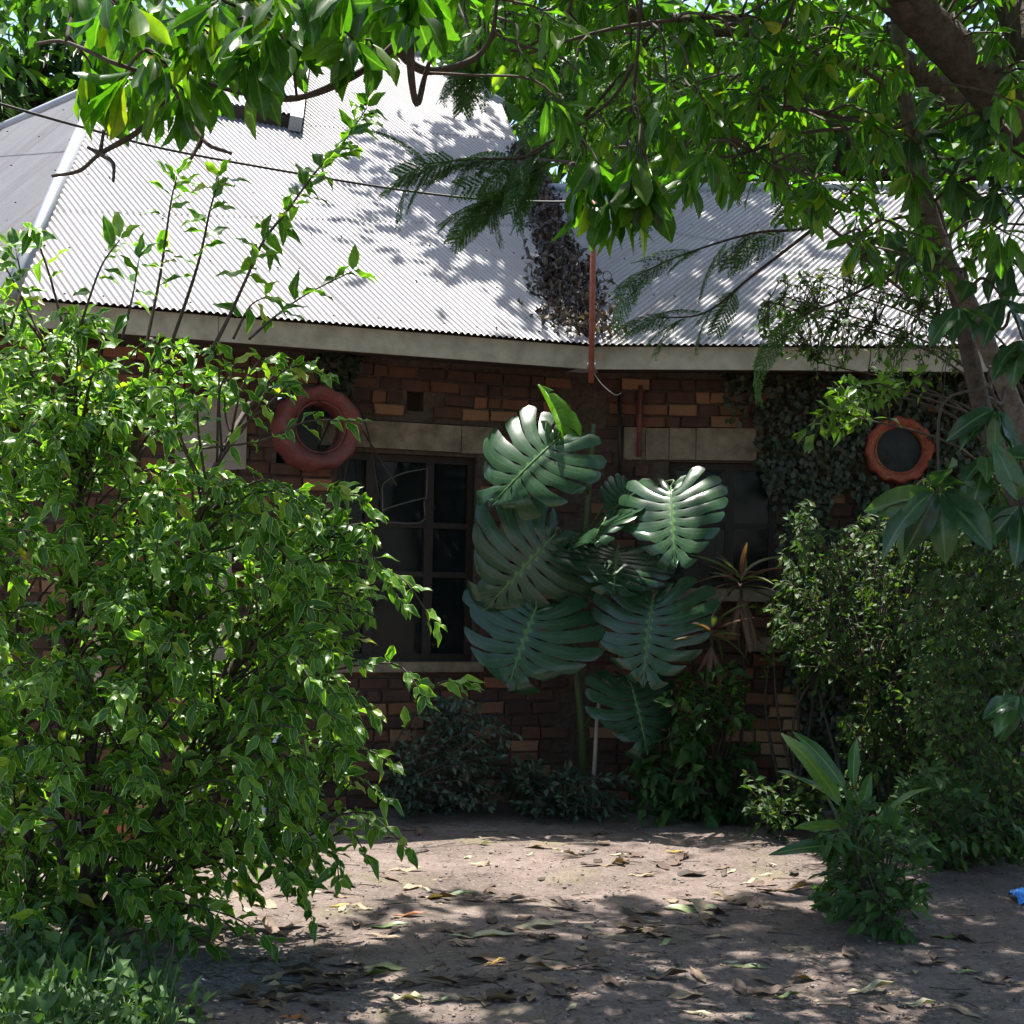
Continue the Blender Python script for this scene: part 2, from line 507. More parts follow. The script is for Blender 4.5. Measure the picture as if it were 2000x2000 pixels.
T = {}
T['bush'] = [leaf_template(0.41, 0.75, 1.1, 6, 2, c_, f_, 0.5, ph=q) for c_, f_, q in ((0.12, 0.35, 0), (0.35, 0.25, 1), (0.05, 0.5, 2), (0.5, 0.3, 3))]
T['mango'] = [leaf_template(0.32, 1.15, 0.65, 5, 2, c_, f_, 0.25, ph=q) for c_, f_, q in ((0.2, 0.3, 0), (0.4, 0.2, 1), (0.08, 0.35, 2), (0.3, 0.4, 3))]
T['low'] = [leaf_template(0.40, 1.0, 0.7, 3, 1, c_, f_) for c_, f_ in ((0.2, 0.3), (0.45, 0.2))]
T['big'] = [leaf_template(0.42, 0.85, 0.85, 6, 2, c_, f_, 0.35, ph=q) for c_, f_, q in ((0.35, 0.3, 0), (0.55, 0.2, 1), (0.2, 0.4, 2))]
T['small'] = [leaf_template(0.5, 0.8, 0.8, 2, 1, c_, f_) for c_, f_ in ((0.15, 0.3), (0.4, 0.3), (0.0, 0.5))]
T['ivy'] = [leaf_template(0.8, 0.5, 0.7, 2, 1, c_, f_) for c_, f_ in ((0.2, 0.2), (0.4, 0.3))]
T['strap'] = [leaf_template(0.12, 0.45, 0.7, 7, 1, c_, 0.6, ph=q) for c_, q in ((0.25, 0), (0.6, 1), (0.1, 2))]
T['ginger'] = [leaf_template(0.23, 0.75, 0.8, 8, 2, c_, f_, 0.3, ph=q) for c_, f_, q in ((0.15, 0.4, 0), (0.4, 0.25, 1), (0.65, 0.3, 2))]
T['blade'] = [leaf_template(0.05, 0.3, 0.8, 4, 1, c_, 0.3) for c_ in (0.15, 0.5)]
T['fallen'] = [leaf_template(W_, a_, b_, 6, 2, c_, f_, wv, twist=tw, ph=q) for W_, a_, b_, c_, f_, wv, tw, q in
               ((0.30, 0.9, 0.8, -0.08, 0.25, 0.5, 0.2, 0), (0.34, 0.8, 0.8, 0.06, 0.15, 0.6, -0.2, 1), (0.24, 0.8, 0.9, -0.14, 0.45, 0.5, 0.3, 2), (0.38, 0.7, 0.8, 0.03, 0.1, 0.4, 0.1, 3), (0.3, 0.8, 0.7, -0.2, 0.6, 0.9, -0.35, 1.5))]
T['fallen'] = [(V_ * [1, 1, 0.62], F_, R_) for V_, F_, R_ in T['fallen']]
T['curl'] = [leaf_template(0.5, 0.8, 0.8, 3, 1, c_, f_, 1.5, twist=tw, ph=q) for c_, f_, tw, q in ((0.5, 1.2, 0.8, 0), (-0.4, 0.9, -1.0, 1), (0.3, 1.6, 0.4, 2))]
_tm = {}


def tmesh(kind, i, mat):
    key = (kind, i, mat.name)
    if key not in _tm:
        V, F, R = T[kind][i]
        _tm[key] = build_mesh(kind + '_leaf', V, F, mat, True, {'rim': R})
    return _tm[key]


def frames(dirs, ups):
    x = nrm(dirs)
    y = nrm(np.cross(ups, x))
    z = np.cross(x, y)
    return np.stack([x, y, z], -1)


def foliage(root, kind, mat, pos, R, scale, keep=0, part_name='leaf', rest_name='foliage', minpx=9.0):
    """keep = number of leaves that become objects of their own: those nearest the camera and in the picture"""
    pos = np.asarray(pos, float); scale = np.asarray(scale, float)
    K = len(pos)
    if K == 0: return
    var = rng.integers(0, len(T[kind]), K)
    base = rootloc(root)
    solo = np.zeros(K, bool)
    if keep:
        mid = pos + R[:, :, 0] * scale[:, None] * 0.5
        q = proj(mid)
        size = scale * FPX / np.maximum(q[:, 2], 0.1)
        face = 0.35 + np.abs(np.einsum('ij,ij->i', R[:, :, 2], nrm(mid - EYEP)))
        ok = (q[:, 0] > 0) & (q[:, 0] < 2 * HALF) & (q[:, 1] > 0) & (q[:, 1] < 2 * HALF) & (q[:, 2] > 0.3) & (size > minpx)
        score = np.where(ok, face * scale / np.maximum(q[:, 2], .1) ** 3, -1)
        best = np.argsort(-score)[:keep]
        solo[best[score[best] > 0]] = True
        for k in np.nonzero(solo)[0]:
            Mx = Matrix(((R[k] * scale[k]).tolist())).to_4x4()
            Mx.translation = (pos[k] - base).tolist()
            link(part_name, tmesh(kind, int(var[k]), mat), root, M=Mx)
    idx = np.nonzero(~solo)[0]
    if len(idx) == 0: return
    Vs, Fs, Rs, Ns, off = [], [], [], [], 0
    for t in range(len(T[kind])):
        s = idx[var[idx] == t]
        if len(s) == 0: continue
        V, F, rim = T[kind][t]
        X = np.einsum('kij,nj->kni', R[s] * scale[s][:, None, None], V) + (pos[s] - base)[:, None, :]
        Vs.append(X.reshape(-1, 3))
        Fs.append((F[None] + (np.arange(len(s)) * len(V))[:, None, None] + off).reshape(-1, F.shape[1]))
        Rs.append(np.tile(rim, len(s)))
        Ns.append(np.repeat(rng.random(len(s)), len(V)))
        off += len(s) * len(V)
    me = build_mesh(rest_name, np.concatenate(Vs), Fs, mat, True, {'rim': np.concatenate(Rs), 'rnd': np.concatenate(Ns)})
    o = link(rest_name, me, root)
    o['kind'] = 'stuff'
    return o


def in_poly(P, poly):
    x, y = P[:, 0], P[:, 1]
    c = np.zeros(len(P), bool)
    n = len(poly)
    for i in range(n):
        (x0, y0), (x1, y1) = poly[i], poly[(i + 1) % n]
        cond = ((y0 > y) != (y1 > y))
        xi = x0 + (y - y0) * (x1 - x0) / ((y1 - y0) if y1 != y0 else 1e-9)
        c ^= cond & (x < xi)
    return c


def sample_poly(poly, n):
    poly = np.asarray(poly, float)
    lo, hi = poly.min(0), poly.max(0)
    out = np.zeros((0, 2))
    while len(out) < n:
        P = lo + rng.random((n * 3, 2)) * (hi - lo)
        out = np.vstack([out, P[in_poly(P, poly)]])
    return out[:n]


def twig_leaves(path, n, droop=0.35, spread=0.9, pair=True):
    """leaf positions and directions along the outer part of a twig path"""
    P = np.asarray(path)
    k = len(P)
    pos, dirs = [], []
    ang = rng.random() * 6.28
    for i in range(n):
        f = (i + 0.4) / n * (k - 1)
        j = min(int(f), k - 2)
        p = P[j] + (P[j + 1] - P[j]) * (f - j)
        t = nrm(P[j + 1] - P[j])
        a = nrm(np.cross(t, (0.1, 0.2, 1.0)))
        b = np.cross(t, a)
        ang += math.pi / 2 + 0.5 * rng.standard_normal() if not pair else 0.9
        for s in ((1, -1) if pair else (1,)):
            o = s * (math.cos(ang) * a + math.sin(ang) * b * 0.6)
            d = t * (0.35 + 0.5 * i / n) + o * spread + np.array([0, 0, -droop]) + 0.25 * rng.standard_normal(3)
            pos.append(p); dirs.append(d)
    for q in range(2):
        pos.append(P[-1]); dirs.append(nrm(P[-1] - P[-2]) + 0.35 * rng.standard_normal(3) + np.array([0, 0, -0.3 * droop]))
    return pos, dirs


def whorl(p, d, n, droop=0.6, spread=1.0):
    d = nrm(d)
    a = nrm(np.cross(d, (0.3, 0.1, 0.95))); b = np.cross(d, a)
    pos, dirs = [], []
    for i in range(n):
        an = i * 2.4 + rng.random()
        o = math.cos(an) * a + math.sin(an) * b
        pos.append(p - d * 0.02 * i * 0.5)
        dirs.append(nrm(d * (0.25 + 0.5 * rng.random()) + o * spread) + np.array([0, 0, -droop * (0.6 + 0.8 * rng.random())]))
    return pos, dirs


def upv(n, jit=0.45, toward=(0, -0.35, 1.0)):
    return np.asarray(toward) + jit * rng.standard_normal((n, 3))


def twig_path(a, b, sag=0.08, n=5):
    a, b = np.asarray(a, float), np.asarray(b, float)
    L = np.linalg.norm(b - a)
    m1 = a + (b - a) * 0.4 + np.array([0, 0, sag * L]) + 0.05 * L * rng.standard_normal(3)
    m2 = a + (b - a) * 0.75 + np.array([0, 0, sag * L * 1.2]) + 0.03 * L * rng.standard_normal(3)
    return spline([a, m1, m2, b], n)


def branchset(root, name, tubes, mat, kind='stuff'):
    mb = MB()
    for t in tubes: mb.add(*t)
    if tubes: return mbpart(name, mb, mat, root, True, kind)


def nearest(P, q):
    return P[np.argmin(np.linalg.norm(P - q, axis=1))]


# ------------------------------------------------------------------ ground
xs = np.concatenate([[-150, -60, -25, -12, -7], np.arange(-5, 5.01, 0.06), [7, 12, 25, 60, 150]])
ys = np.concatenate([[-120, -50, -20, -8, 0, 3], np.arange(4.2, 12.2, 0.06), [14, 18, 30, 60, 120, 250]])
GX, GY = np.meshgrid(xs, ys)


def hfun(x, y):
    return (0.012 * np.sin(1.7 * x + 0.6) * np.sin(1.3 * y) + 0.008 * np.sin(4.1 * x + 2.2 * y) + 0.006 * np.sin(7.7 * y - 3.1 * x + 1)) * np.clip((14 - np.abs(y - 7)) / 6, 0, 1)


GZ = hfun(GX, GY) + 0.003 * rng.standard_normal(GX.shape) * (np.abs(GX) < 5.1) * (GY > 4.1) * (GY < 12.3)
ny, nx = GX.shape
ii = np.arange(ny - 1)[:, None] * nx + np.arange(nx - 1)[None, :]
GF = np.stack([ii, ii + 1, ii + nx + 1, ii + nx], -1).reshape(-1, 4)
tag(link('ground', build_mesh('ground', np.stack([GX, GY, GZ], -1).reshape(-1, 3), GF, M['earth'], True)), 'bare trodden brown earth yard with mossy patches', kind='structure')

# ------------------------------------------------------------------ house: planes
ZUP = np.array([0, 0, 1.0])
TL, TR = math.radians(21.6), math.radians(-5.0)
nL = np.array([math.sin(TL), -math.cos(TL), 0]); eL = np.array([math.cos(TL), math.sin(TL), 0])
nR = np.array([math.sin(TR), -math.cos(TR), 0]); eR = np.array([math.cos(TR), math.sin(TR), 0])
C = at(1125, 697, 10.5)                       # inner corner of the eaves, lower edge of the fascia
FH = 0.155                                    # fascia height
A2 = np.array([nL[:2], nR[:2]])


def inner(off):
    """corner point of the two lines offset outwards by off"""
    d = np.linalg.solve(A2, [off, off])
    return np.array([C[0] + d[0], C[1] + d[1], 0])


house = thing('brick_house', 'low brick house with corrugated iron roof, painted tyre windows and deep eaves', 'house', (C[0], C[1] + 0.6, 0))
HB = rootloc(house)
PIT = math.radians(33)
sL = -nL * math.cos(PIT) + ZUP * math.sin(PIT); uL = nL * math.sin(PIT) + ZUP * math.cos(PIT)   # upslope and normal of the left roof face
sR = -nR * math.cos(PIT) + ZUP * math.sin(PIT); uR = nR * math.sin(PIT) + ZUP * math.cos(PIT)
E0 = inner(0.05) + ZUP * (C[2] + FH + 0.012)  # eave corner of the sheets
roof = part('roof', *box(E0 + np.array([0, 3.2, 0.1]), (1, 0, 0), (0, 1, 0), ZUP, (-0.02, 0.02), (-0.9, -0.8), (0.0, 0.02)), M['dark'], house)   # a hidden rafter end; the sheets hang from this part


def corrugated(poly3, o, n, qdir, pitch=0.044, amp=0.0078, sheet=16, row=2.3, lift=0.0, per=8):
    """corrugated sheets filling a planar polygon; ribs run along qdir"""
    q = nrm(qdir - n * np.dot(qdir, n)); p = np.cross(q, n)
    P2 = np.array([[np.dot(v - o, p), np.dot(v - o, q)] for v in poly3])
    lo, hi = P2.min(0), P2.max(0)
    ns = int(math.ceil((hi[0] - lo[0]) / (pitch * sheet)))
    rows = max(1, int(math.ceil((hi[1] - lo[1]) / row)))
    for s in range(ns):
        for r in range(rows):
            qa, qb = lo[1] + r * row - (0.0 if r == 0 else 0.09), lo[1] + (r + 1) * row
            V, F, RX = [], [], []
            run = 0
            dz = lift + 0.004 * r + 0.0015 * (s % 2)
            tilt = 0.002 * rng.standard_normal()
            for j in range(sheet * per + 1 + per // 2):
                x = lo[0] + s * pitch * sheet + j * pitch / per
                ys_ = []
                m_ = len(P2)
                for i in range(m_):
                    (x0, y0), (x1, y1) = P2[i], P2[(i + 1) % m_]
                    if (x0 > x) != (x1 > x):
                        ys_.append(y0 + (x - x0) * (y1 - y0) / (x1 - x0))
                ys_.sort()
                if len(ys_) < 2:
                    run = 0; continue
                a_, b_ = max(ys_[0], qa), min(ys_[-1], qb)
                if b_ - a_ < 0.002:
                    run = 0; continue
                z = amp * math.cos(2 * math.pi * x / pitch) + dz
                V.append(o + p * x + q * a_ + n * z)
                V.append(o + p * x + q * (a_ + b_) / 2 + n * (z + tilt))
                V.append(o + p * x + q * b_ + n * z)
                RX += [x] * 3
                k = len(V)
                if run:
                    F += [[k - 6, k - 3, k - 2, k - 5], [k - 5, k - 2, k - 1, k - 4]]
                run = 1
            if F:
                part('roof_sheet', V, np.array(F), M['iron'], roof, True, None, {'ribx': RX})


# left (main) roof face: from the hip on the left to the valley on the right
hipA, hipB = onp(190, 163, E0, uL), onp(52, 480, E0, uL)
hd = nrm(hipB - hipA)
tfoot = (E0[2] - hipA[2]) / hd[2]
hip_foot = hipA + hd * tfoot
vdir = nrm(np.cross(uL, uR)); vdir = vdir if vdir[2] > 0 else -vdir
v_top = E0 + vdir * 6.2
polyM = [E0, v_top, onp(800, 108, E0, uL), onp(575, 70, E0, uL), onp(420, 95, E0, uL), hipA, hip_foot]
qM = onp(700, 500, E0, uL) - onp(800, 594, E0, uL)
print('rib angle vs slope', math.degrees(math.acos(np.dot(nrm(qM), sL))), 'valley top px', proj(v_top), 'hip foot', hip_foot)
corrugated(polyM, E0, uL, qM)
# right roof face: ribs lie askew to the eave
far_R = E0 + eR * 6.0
topR = 3.3
qR = onp(1440, 532, E0, uR) - onp(1340, 616, E0, uR)
polyR = [E0, far_R, far_R + sR * topR, E0 + vdir * (topR / np.dot(vdir, sR))]
corrugated(polyR, E0, uR, qR)
# hip-end face on the far left, under a ridge that runs back to the left
hA2 = hipA * 1.0
tR = np.array([0.0, 0.0, 1.0])
ev = ray(-60, 270); ev = EYEP + ev * ((hipA[2] - EYE) / ev[2]) - hipA; ev[2] = 0; ev = nrm(ev)
print('hipA', hipA, 'ev', ev)
un = nrm(np.cross(hd, ev)); un = un if un[2] > 0 else -un
hip_far = hipA + ev * 2.6
polyH = [hipA, hip_far, hip_foot + ev * 2.6, hip_foot]
qH = onp(120, 360, hipA, un) - onp(40, 425, hipA, un)
corrugated(polyH, hipA, un, qH)


def cap(a, b, r=0.055, mat='cap', name='ridge_cap'):
    V, F = tube([np.asarray(a), (np.asarray(a) + b) / 2, np.asarray(b)], r, r, 8)
    return part(name, V, F, M[mat], roof, True)


cap(hipA + ZUP * 0.0, hip_foot, 0.05)
cap(hipA, hip_far, 0.055)
cap(onp(575, 70, E0, uL), onp(800, 108, E0, uL), 0.06)
cap(onp(800, 108, E0, uL), v_top, 0.06)
cap(far_R + sR * topR, E0 + vdir * (topR / np.dot(vdir, sR)), 0.06)
# back slopes so the roof has a far side
for a, b in ((onp(575, 70, E0, uL), v_top), (hipA, onp(420, 95, E0, uL)), (far_R + sR * topR, E0 + vdir * (topR / np.dot(vdir, sR)))):
    dn = np.array([0, 3.5, -2.3])
    part('back_roof_slope', [a, b, b + dn, a + dn], np.array([[0, 1, 2, 3]]), M['iron'], roof)
# raised roof light with its dark gap and flashing
ra, rb = onp(405, 218, E0, uL), onp(548, 243, E0, uL)
rc, rd = onp(572, 72, E0, uL), onp(430, 60, E0, uL)
top = [v + uL * 0.13 for v in (ra, rb, rc, rd)]
corrugated(top, top[0], uL, sL, row=5)
part('roof_light_kerb', [ra, rb, rb + uL * 0.11, ra + uL * 0.11, rb + sL * 0.1, rc, rc + uL * 0.11], [np.array([[0, 1, 2, 3]]), np.array([[1, 5, 6, 2]])], M['dark'], roof)
V, F = box(rb, nrm(rc - rb), np.cross(uL, nrm(rc - rb)), uL, (-0.12, np.linalg.norm(rc - rb)), (-0.09, 0.02), (0.02, 0.15))
part('flashing', V, F, M['cap'], roof)
# nails along the purlins
mb = MB()
for plane, o, e_, s_, n_, rngx in ((0, E0, -eL, sL, uL, (0.1, 3.9)), (1, E0, eR, sR, uR, (0.15, 4.2))):
    for row_b in (0.1, 0.85, 1.6, 2.35, 3.1, 3.9, 4.7):
        x = rngx[0]
        while x < rngx[1]:
            c0 = o + e_ * x + s_ * (row_b + 0.012 * rng.standard_normal()) + n_ * 0.008
            side = np.dot(c0 - E0, np.cross(vdir, n_)) * (1 if plane == 0 else -1)
            if np.dot(c0 - (E0 + vdir * (row_b / np.dot(vdir, s_))), e_) > 0.05:
                V, F = tube([c0, c0 + n_ * 0.006], 0.0085, 0.006, 6)
                mb.add(V, F)
            x += 0.076 * rng.integers(2, 5)
mbpart('roofing_nails', mb, M['dark'], roof, True, 'stuff')

# fascia boards, soffit
for nm_, d_, n_, L_ in (('left', -eL, nL, 5.4), ('right', eR, nR, 5.6)):
    pc = inner(0.0)
    cuts = [0, 2.6, L_] if nm_ == 'left' else [0, 1.55, 3.6, L_]
    for i in range(len(cuts) - 1):
        zj = 0.004 * rng.standard_normal()
        V, F = box(pc + ZUP * (C[2] + zj), d_, n_, ZUP, (cuts[i] + (0.004 if i else 0.0), cuts[i + 1]), (-0.025, 0.0), (0, FH))
        part('fascia_board', V, F, M['fascia'], house)
    V, F = box(inner(-0.11) + ZUP * C[2], d_, n_, ZUP, (0.0, L_), (-0.02, 0.0), (0.07, FH + 0.07)); part('eave_closure', V, F, M['dark'], house)
    V, F = box(inner(-0.03) + ZUP * (C[2] + 0.05), d_, n_, ZUP, (0.0, L_), (-0.62, -0.005), (0, 0.015))
    part('soffit', V, F, M['dark'], house)

# ------------------------------------------------------------------ house: walls
W0 = inner(-0.52)
WALL_H = C[2] + 0.05


def wall_sz(u, v, n_, d_):
    q = onp(u, v, W0, n_)
    return np.dot(q - W0, d_), q[2]


COURSE, BL, BJ = 0.089, 0.212, 0.014


def brick_mesh(L):
    h, d, c = COURSE - BJ, 0.05, 0.006
    x0, x1, z0, z1 = 0, L - BJ, 0, h
    j = lambda s=0.0042: s * rng.standard_normal()
    V = [(x0, 0, z0), (x1, 0, z0), (x1, 0, z1), (x0, 0, z1)]
    V += [(x0 + j(), -d + c, z0 + j()), (x1 + j(), -d + c, z0 + j()), (x1 + j(), -d + c, z1 + j()), (x0 + j(), -d + c, z1 + j())]
    V += [(x0 + c + j(), -d + j(.002), z0 + c + j(.002)), (x1 - c + j(), -d + j(.002), z0 + c), (x1 - c + j(), -d + j(.002), z1 - c + j(.002)), (x0 + c + j(), -d + j(.002), z1 - c)]
    F = []
    for b_ in (0, 4):
        for k in range(4):
            F.append([b_ + k, b_ + (k + 1) % 4, b_ + 4 + (k + 1) % 4, b_ + 4 + k])
    F.append([8, 9, 10, 11])
    return np.array(V), np.array(F)


BR = {L: [brick_mesh(L) for _ in range(4)] for L in (BL, BL * 0.5, BL * 0.75)}
BRM = {L: [build_mesh('brick', V, F, M['brick']) for V, F in BR[L]] for L in BR}
BRLIT = {L: [build_mesh('brick', V, F, M['sunlit_brick']) for V, F in BR[L]] for L in BR}


def make_wall(n_, d_, length, openings, show, flip):
    """backing with openings, bricks proud of it. openings in (s0,s1,z0,z1). show(u,v)->priority"""
    ss = sorted({0.0, length, *[o_[0] for o_ in openings], *[o_[1] for o_ in openings]})
    zs = sorted({0.0, WALL_H, *[o_[2] for o_ in openings], *[o_[3] for o_ in openings]})
    mb = MB()
    for i in range(len(ss) - 1):
        for k in range(len(zs) - 1):
            sc_, zc_ = (ss[i] + ss[i + 1]) / 2, (zs[k] + zs[k + 1]) / 2
            if any(o_[0] < sc_ < o_[1] and o_[2] < zc_ < o_[3] for o_ in openings): continue
            mb.add(*box(W0, d_, n_, ZUP, (ss[i], ss[i + 1]), (-0.22, 0.0), (zs[k], zs[k + 1])))
    wall = mbpart('wall', mb, M['mortar'], house)
    cand = []
    for k in range(int(WALL_H / COURSE)):
        z = k * COURSE + 0.004
        x = -(0.5 * BL if k % 2 else 0.0) - 0.03 * rng.random()
        while x < length:
            L = BL if rng.random() < 0.72 else (BL * 0.5 if rng.random() < 0.7 else BL * 0.75)
            a_, b_ = x, x + L - BJ
            x += L
            if a_ < 0.0 or b_ > length: continue
            if any(a_ < o_[1] - 0.004 and b_ > o_[0] + 0.004 and z < o_[3] - 0.01 and z + COURSE > o_[2] + 0.015 for o_ in openings): continue
            if rng.random() < 0.015: continue
            c_ = W0 + d_ * (a_ + b_) / 2 + ZUP * (z + 0.04) + n_ * 0.03
            q = proj(c_)[0]
            cand.append((show(q[0], q[1]), a_, z, L, rng.integers(0, 4)))
    cand.sort(key=lambda t: -t[0])
    ax = d_ if not flip else d_
    base = rootloc(wall)
    rest = MB()
    rv = []
    for i, (pr, a_, z, L, vi) in enumerate(cand):
        out_ = 0.006 * rng.standard_normal() - 0.028
        R = np.stack([d_, -n_, ZUP], -1)
        org = W0 + d_ * a_ + ZUP * z + n_ * out_
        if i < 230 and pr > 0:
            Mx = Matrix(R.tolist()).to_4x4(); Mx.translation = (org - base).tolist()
            link('brick', (BRLIT if pr > 3.5 else BRM)[L][vi], wall, M=Mx)
        else:
            V, F = BR[L][vi]
            rest.add(V @ R.T + org, F); rv += [rng.random()] * len(V)
    o = part('brickwork', np.concatenate(rest.V), rest.F, M['brick'], wall, False, 'stuff', {'rnd': rv})
    return wall


dLw = -eL
def rect(u0, u1, v0, v1, n_, d_):
    a, z1 = wall_sz(u0, v0, n_, d_); b, _ = wall_sz(u1, v0, n_, d_); _, z0 = wall_sz((u0 + u1) / 2, v1, n_, d_)
    return (min(a, b), max(a, b), z0, z1)

winL = rect(636, 902, 850, 1248, nL, dLw)
linL = rect(598, 930, 786, 849, nL, dLw)
winR = rect(1262, 1466, 872, 1110, nR, eR)
linR = rect(1176, 1428, 806, 869, nR, eR)
tyreL_c = onp(588, 812, W0, nL); tyreR_c = onp(1694, 850, W0, nR)
sTL, sTR = np.dot(tyreL_c - W0, dLw), np.dot(tyreR_c - W0, eR)
TRAD = 0.288
holeL = (sTL - TRAD * .82, sTL + TRAD * .82, tyreL_c[2] - TRAD * .82, tyreL_c[2] + TRAD * .82)
TRAD2 = 0.243
holeR = (sTR - TRAD2 * .8, sTR + TRAD2 * .8, tyreR_c[2] - TRAD2 * .8, tyreR_c[2] + TRAD2 * .8)
ventL = rect(768, 800, 737, 776, nL, dLw)


def showL(u, v):
    if 640 < u < 1160 and 660 < v < 1010: return 3
    if 820 < u < 1140 and 1010 < v < 1500: return 2
    if 450 < u < 660 and 700 < v < 1150: return 2.5
    return 0


def showR(u, v):
    if 1140 < u < 1430 and 690 < v < 900: return 3
    if 1452 < u < 1525 and 1280 < v < 1440: return 4  # patch whose bricks get the painted-in sunlight
    if 1140 < u < 1300 and 900 < v < 1450: return 2
    if 1430 < u < 1700 and 700 < v < 1300: return 1
    return 0


wallL = make_wall(nL, dLw, 4.4, [winL, linL, holeL, ventL], showL, True)
wallR = make_wall(nR, eR, 4.6, [winR, linR, holeR], showR, False)


part('vent_recess', *box(W0, dLw, nL, ZUP, (ventL[0] - 0.02, ventL[1] + 0.02), (-0.3, -0.12), (ventL[2] - 0.02, ventL[3] + 0.02)), M['dark'], house)


def concrete_beam(r, n_, d_, name, cuts):
    prev = r[0]
    for c_ in cuts + [r[1]]:
        V, F = box(W0, d_, n_, ZUP, (prev + 0.003, c_ - 0.003), (-0.2, 0.022 + 0.004 * rng.random()), (r[2] + 0.002, r[3] - 0.006))
        part(name, V + 0.002 * rng.standard_normal(V.shape), F, M['concrete'], house)
        prev = c_


concrete_beam(linL, nL, dLw, 'lintel', [linL[0] + 0.24])
concrete_beam(linR, nR, eR, 'lintel', [linR[0] + 0.16, linR[0] + 0.33, linR[0] + 0.52])
V, F = box(W0, dLw, nL, ZUP, (winL[0] - 0.05, winL[1] + 0.05), (-0.2, 0.06), (winL[2] - 0.07, winL[2] - 0.003)); part('window_sill', V, F, M['concrete'], house)
V, F = box(W0, eR, nR, ZUP, (winR[0] - 0.02, winR[1] + 0.16), (-0.2, 0.07), (winR[2] - 0.09, winR[2] - 0.003)); part('window_sill', V, F, M['concrete'], house)
# a ledge stone lower on the right wall
q = onp(1440, 1215, W0, nR); s_ = np.dot(q - W0, eR)
V, F = box(W0, eR, nR, ZUP, (s_ - 0.12, s_ + 0.13), (-0.05, 0.1), (q[2] - 0.05, q[2] + 0.05)); part('ledge', V, F, M['concrete'], house)


def window(r, n_, d_, posts, rails, bars):
    """frame with posts at fractions, panes between, dim room behind"""
    s0, s1, z0, z1 = r
    t = 0.05
    fr = part('window', *box(W0, d_, n_, ZUP, (s0, s1), (-0.11, -0.06), (z0, z0 + t)), M['frame'], house)
    def bar(a, b, c, d, dep=(-0.112, -0.055), nm='frame'):
        part(nm, *box(W0, d_, n_, ZUP, (a, b), dep, (c, d)), M['frame'], fr)
    bar(s0, s1, z1 - t, z1 - 0.002); bar(s0 + .001, s0 + t, z0 + t, z1 - t); bar(s1 - t, s1 - .001, z0 + t, z1 - t)
    edges = [s0 + t]
    for p_ in posts:
        x = s0 + (s1 - s0) * p_
        bar(x - 0.032, x + 0.032, z0 + t, z1 - t, (-0.118, -0.05), 'mullion'); edges += [x - 0.032, x + 0.032]
    edges.append(s1 - t)
    for i in range(0, len(edges), 2):
        zz = [z0 + t] + [z0 + (z1 - z0) * k for k in rails] + [z1 - t]
        for k in rails:
            z = z0 + (z1 - z0) * k
            bar(edges[i], edges[i + 1], z - 0.02, z + 0.02, (-0.108, -0.062), 'glazing_bar')
        for k in range(len(zz) - 1):
            part('pane', *box(W0, d_, n_, ZUP, (edges[i], edges[i + 1]), (-0.088, -0.083), (zz[k] + (0.02 if k else 0), zz[k + 1] - (0.02 if k < len(zz) - 2 else 0))), M['glass'], fr)
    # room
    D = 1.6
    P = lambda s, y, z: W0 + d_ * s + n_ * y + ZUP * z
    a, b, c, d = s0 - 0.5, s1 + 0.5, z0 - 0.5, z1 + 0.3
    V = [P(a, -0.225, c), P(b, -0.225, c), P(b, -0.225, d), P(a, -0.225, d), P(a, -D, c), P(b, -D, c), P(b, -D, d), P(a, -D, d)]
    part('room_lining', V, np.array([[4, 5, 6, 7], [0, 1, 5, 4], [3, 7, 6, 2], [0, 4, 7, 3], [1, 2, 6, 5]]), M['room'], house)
    return fr


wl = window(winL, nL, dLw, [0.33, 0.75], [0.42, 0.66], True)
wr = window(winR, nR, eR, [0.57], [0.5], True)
# security grille of bent rod in the left window, curtain behind its left light
P = lambda u, v, off=-0.045: onp(u, v, W0 + nL * off, nL)
for pts in ([(722, 940), (724, 912), (760, 893), (806, 884)], [(806, 884), (805, 930), (802, 942)], [(722, 962), (760, 950), (800, 940)], [(722, 940), (722, 962), (720, 985)], [(800, 945), (795, 985), (720, 985)]):
    V, F = tube(spline([P(*p_) for p_ in pts], 5), 0.0042, 0.0042, 5); part('grille_rod', V, F, M['rodmetal'], wl, True)
gx = np.linspace(0, 1, 40)
cv = []
for t in gx:
    u = 628 + t * 66
    for vv in (862, 1000):
        cv.append(onp(u, vv, W0 - nL * (0.24 + 0.025 * math.sin(t * 34)), nL))
part('curtain', cv, np.array([[2 * i, 2 * i + 2, 2 * i + 3, 2 * i + 1] for i in range(39)]), M['curtain'], wl, True)
cv = []
for t in gx:
    u = 1290 + t * 70
    for vv in (872, 1110):
        cv.append(onp(u, vv, W0 - nR * (0.24 + 0.02 * math.sin(t * 30)), nR))
part('curtain', cv, np.array([[2 * i, 2 * i + 2, 2 * i + 3, 2 * i + 1] for i in range(39)]), mat_plain('dull_blue_curtain', (0.02, 0.024, 0.04), (0.045, 0.05, 0.08), 10, .9, 0), wr, True)


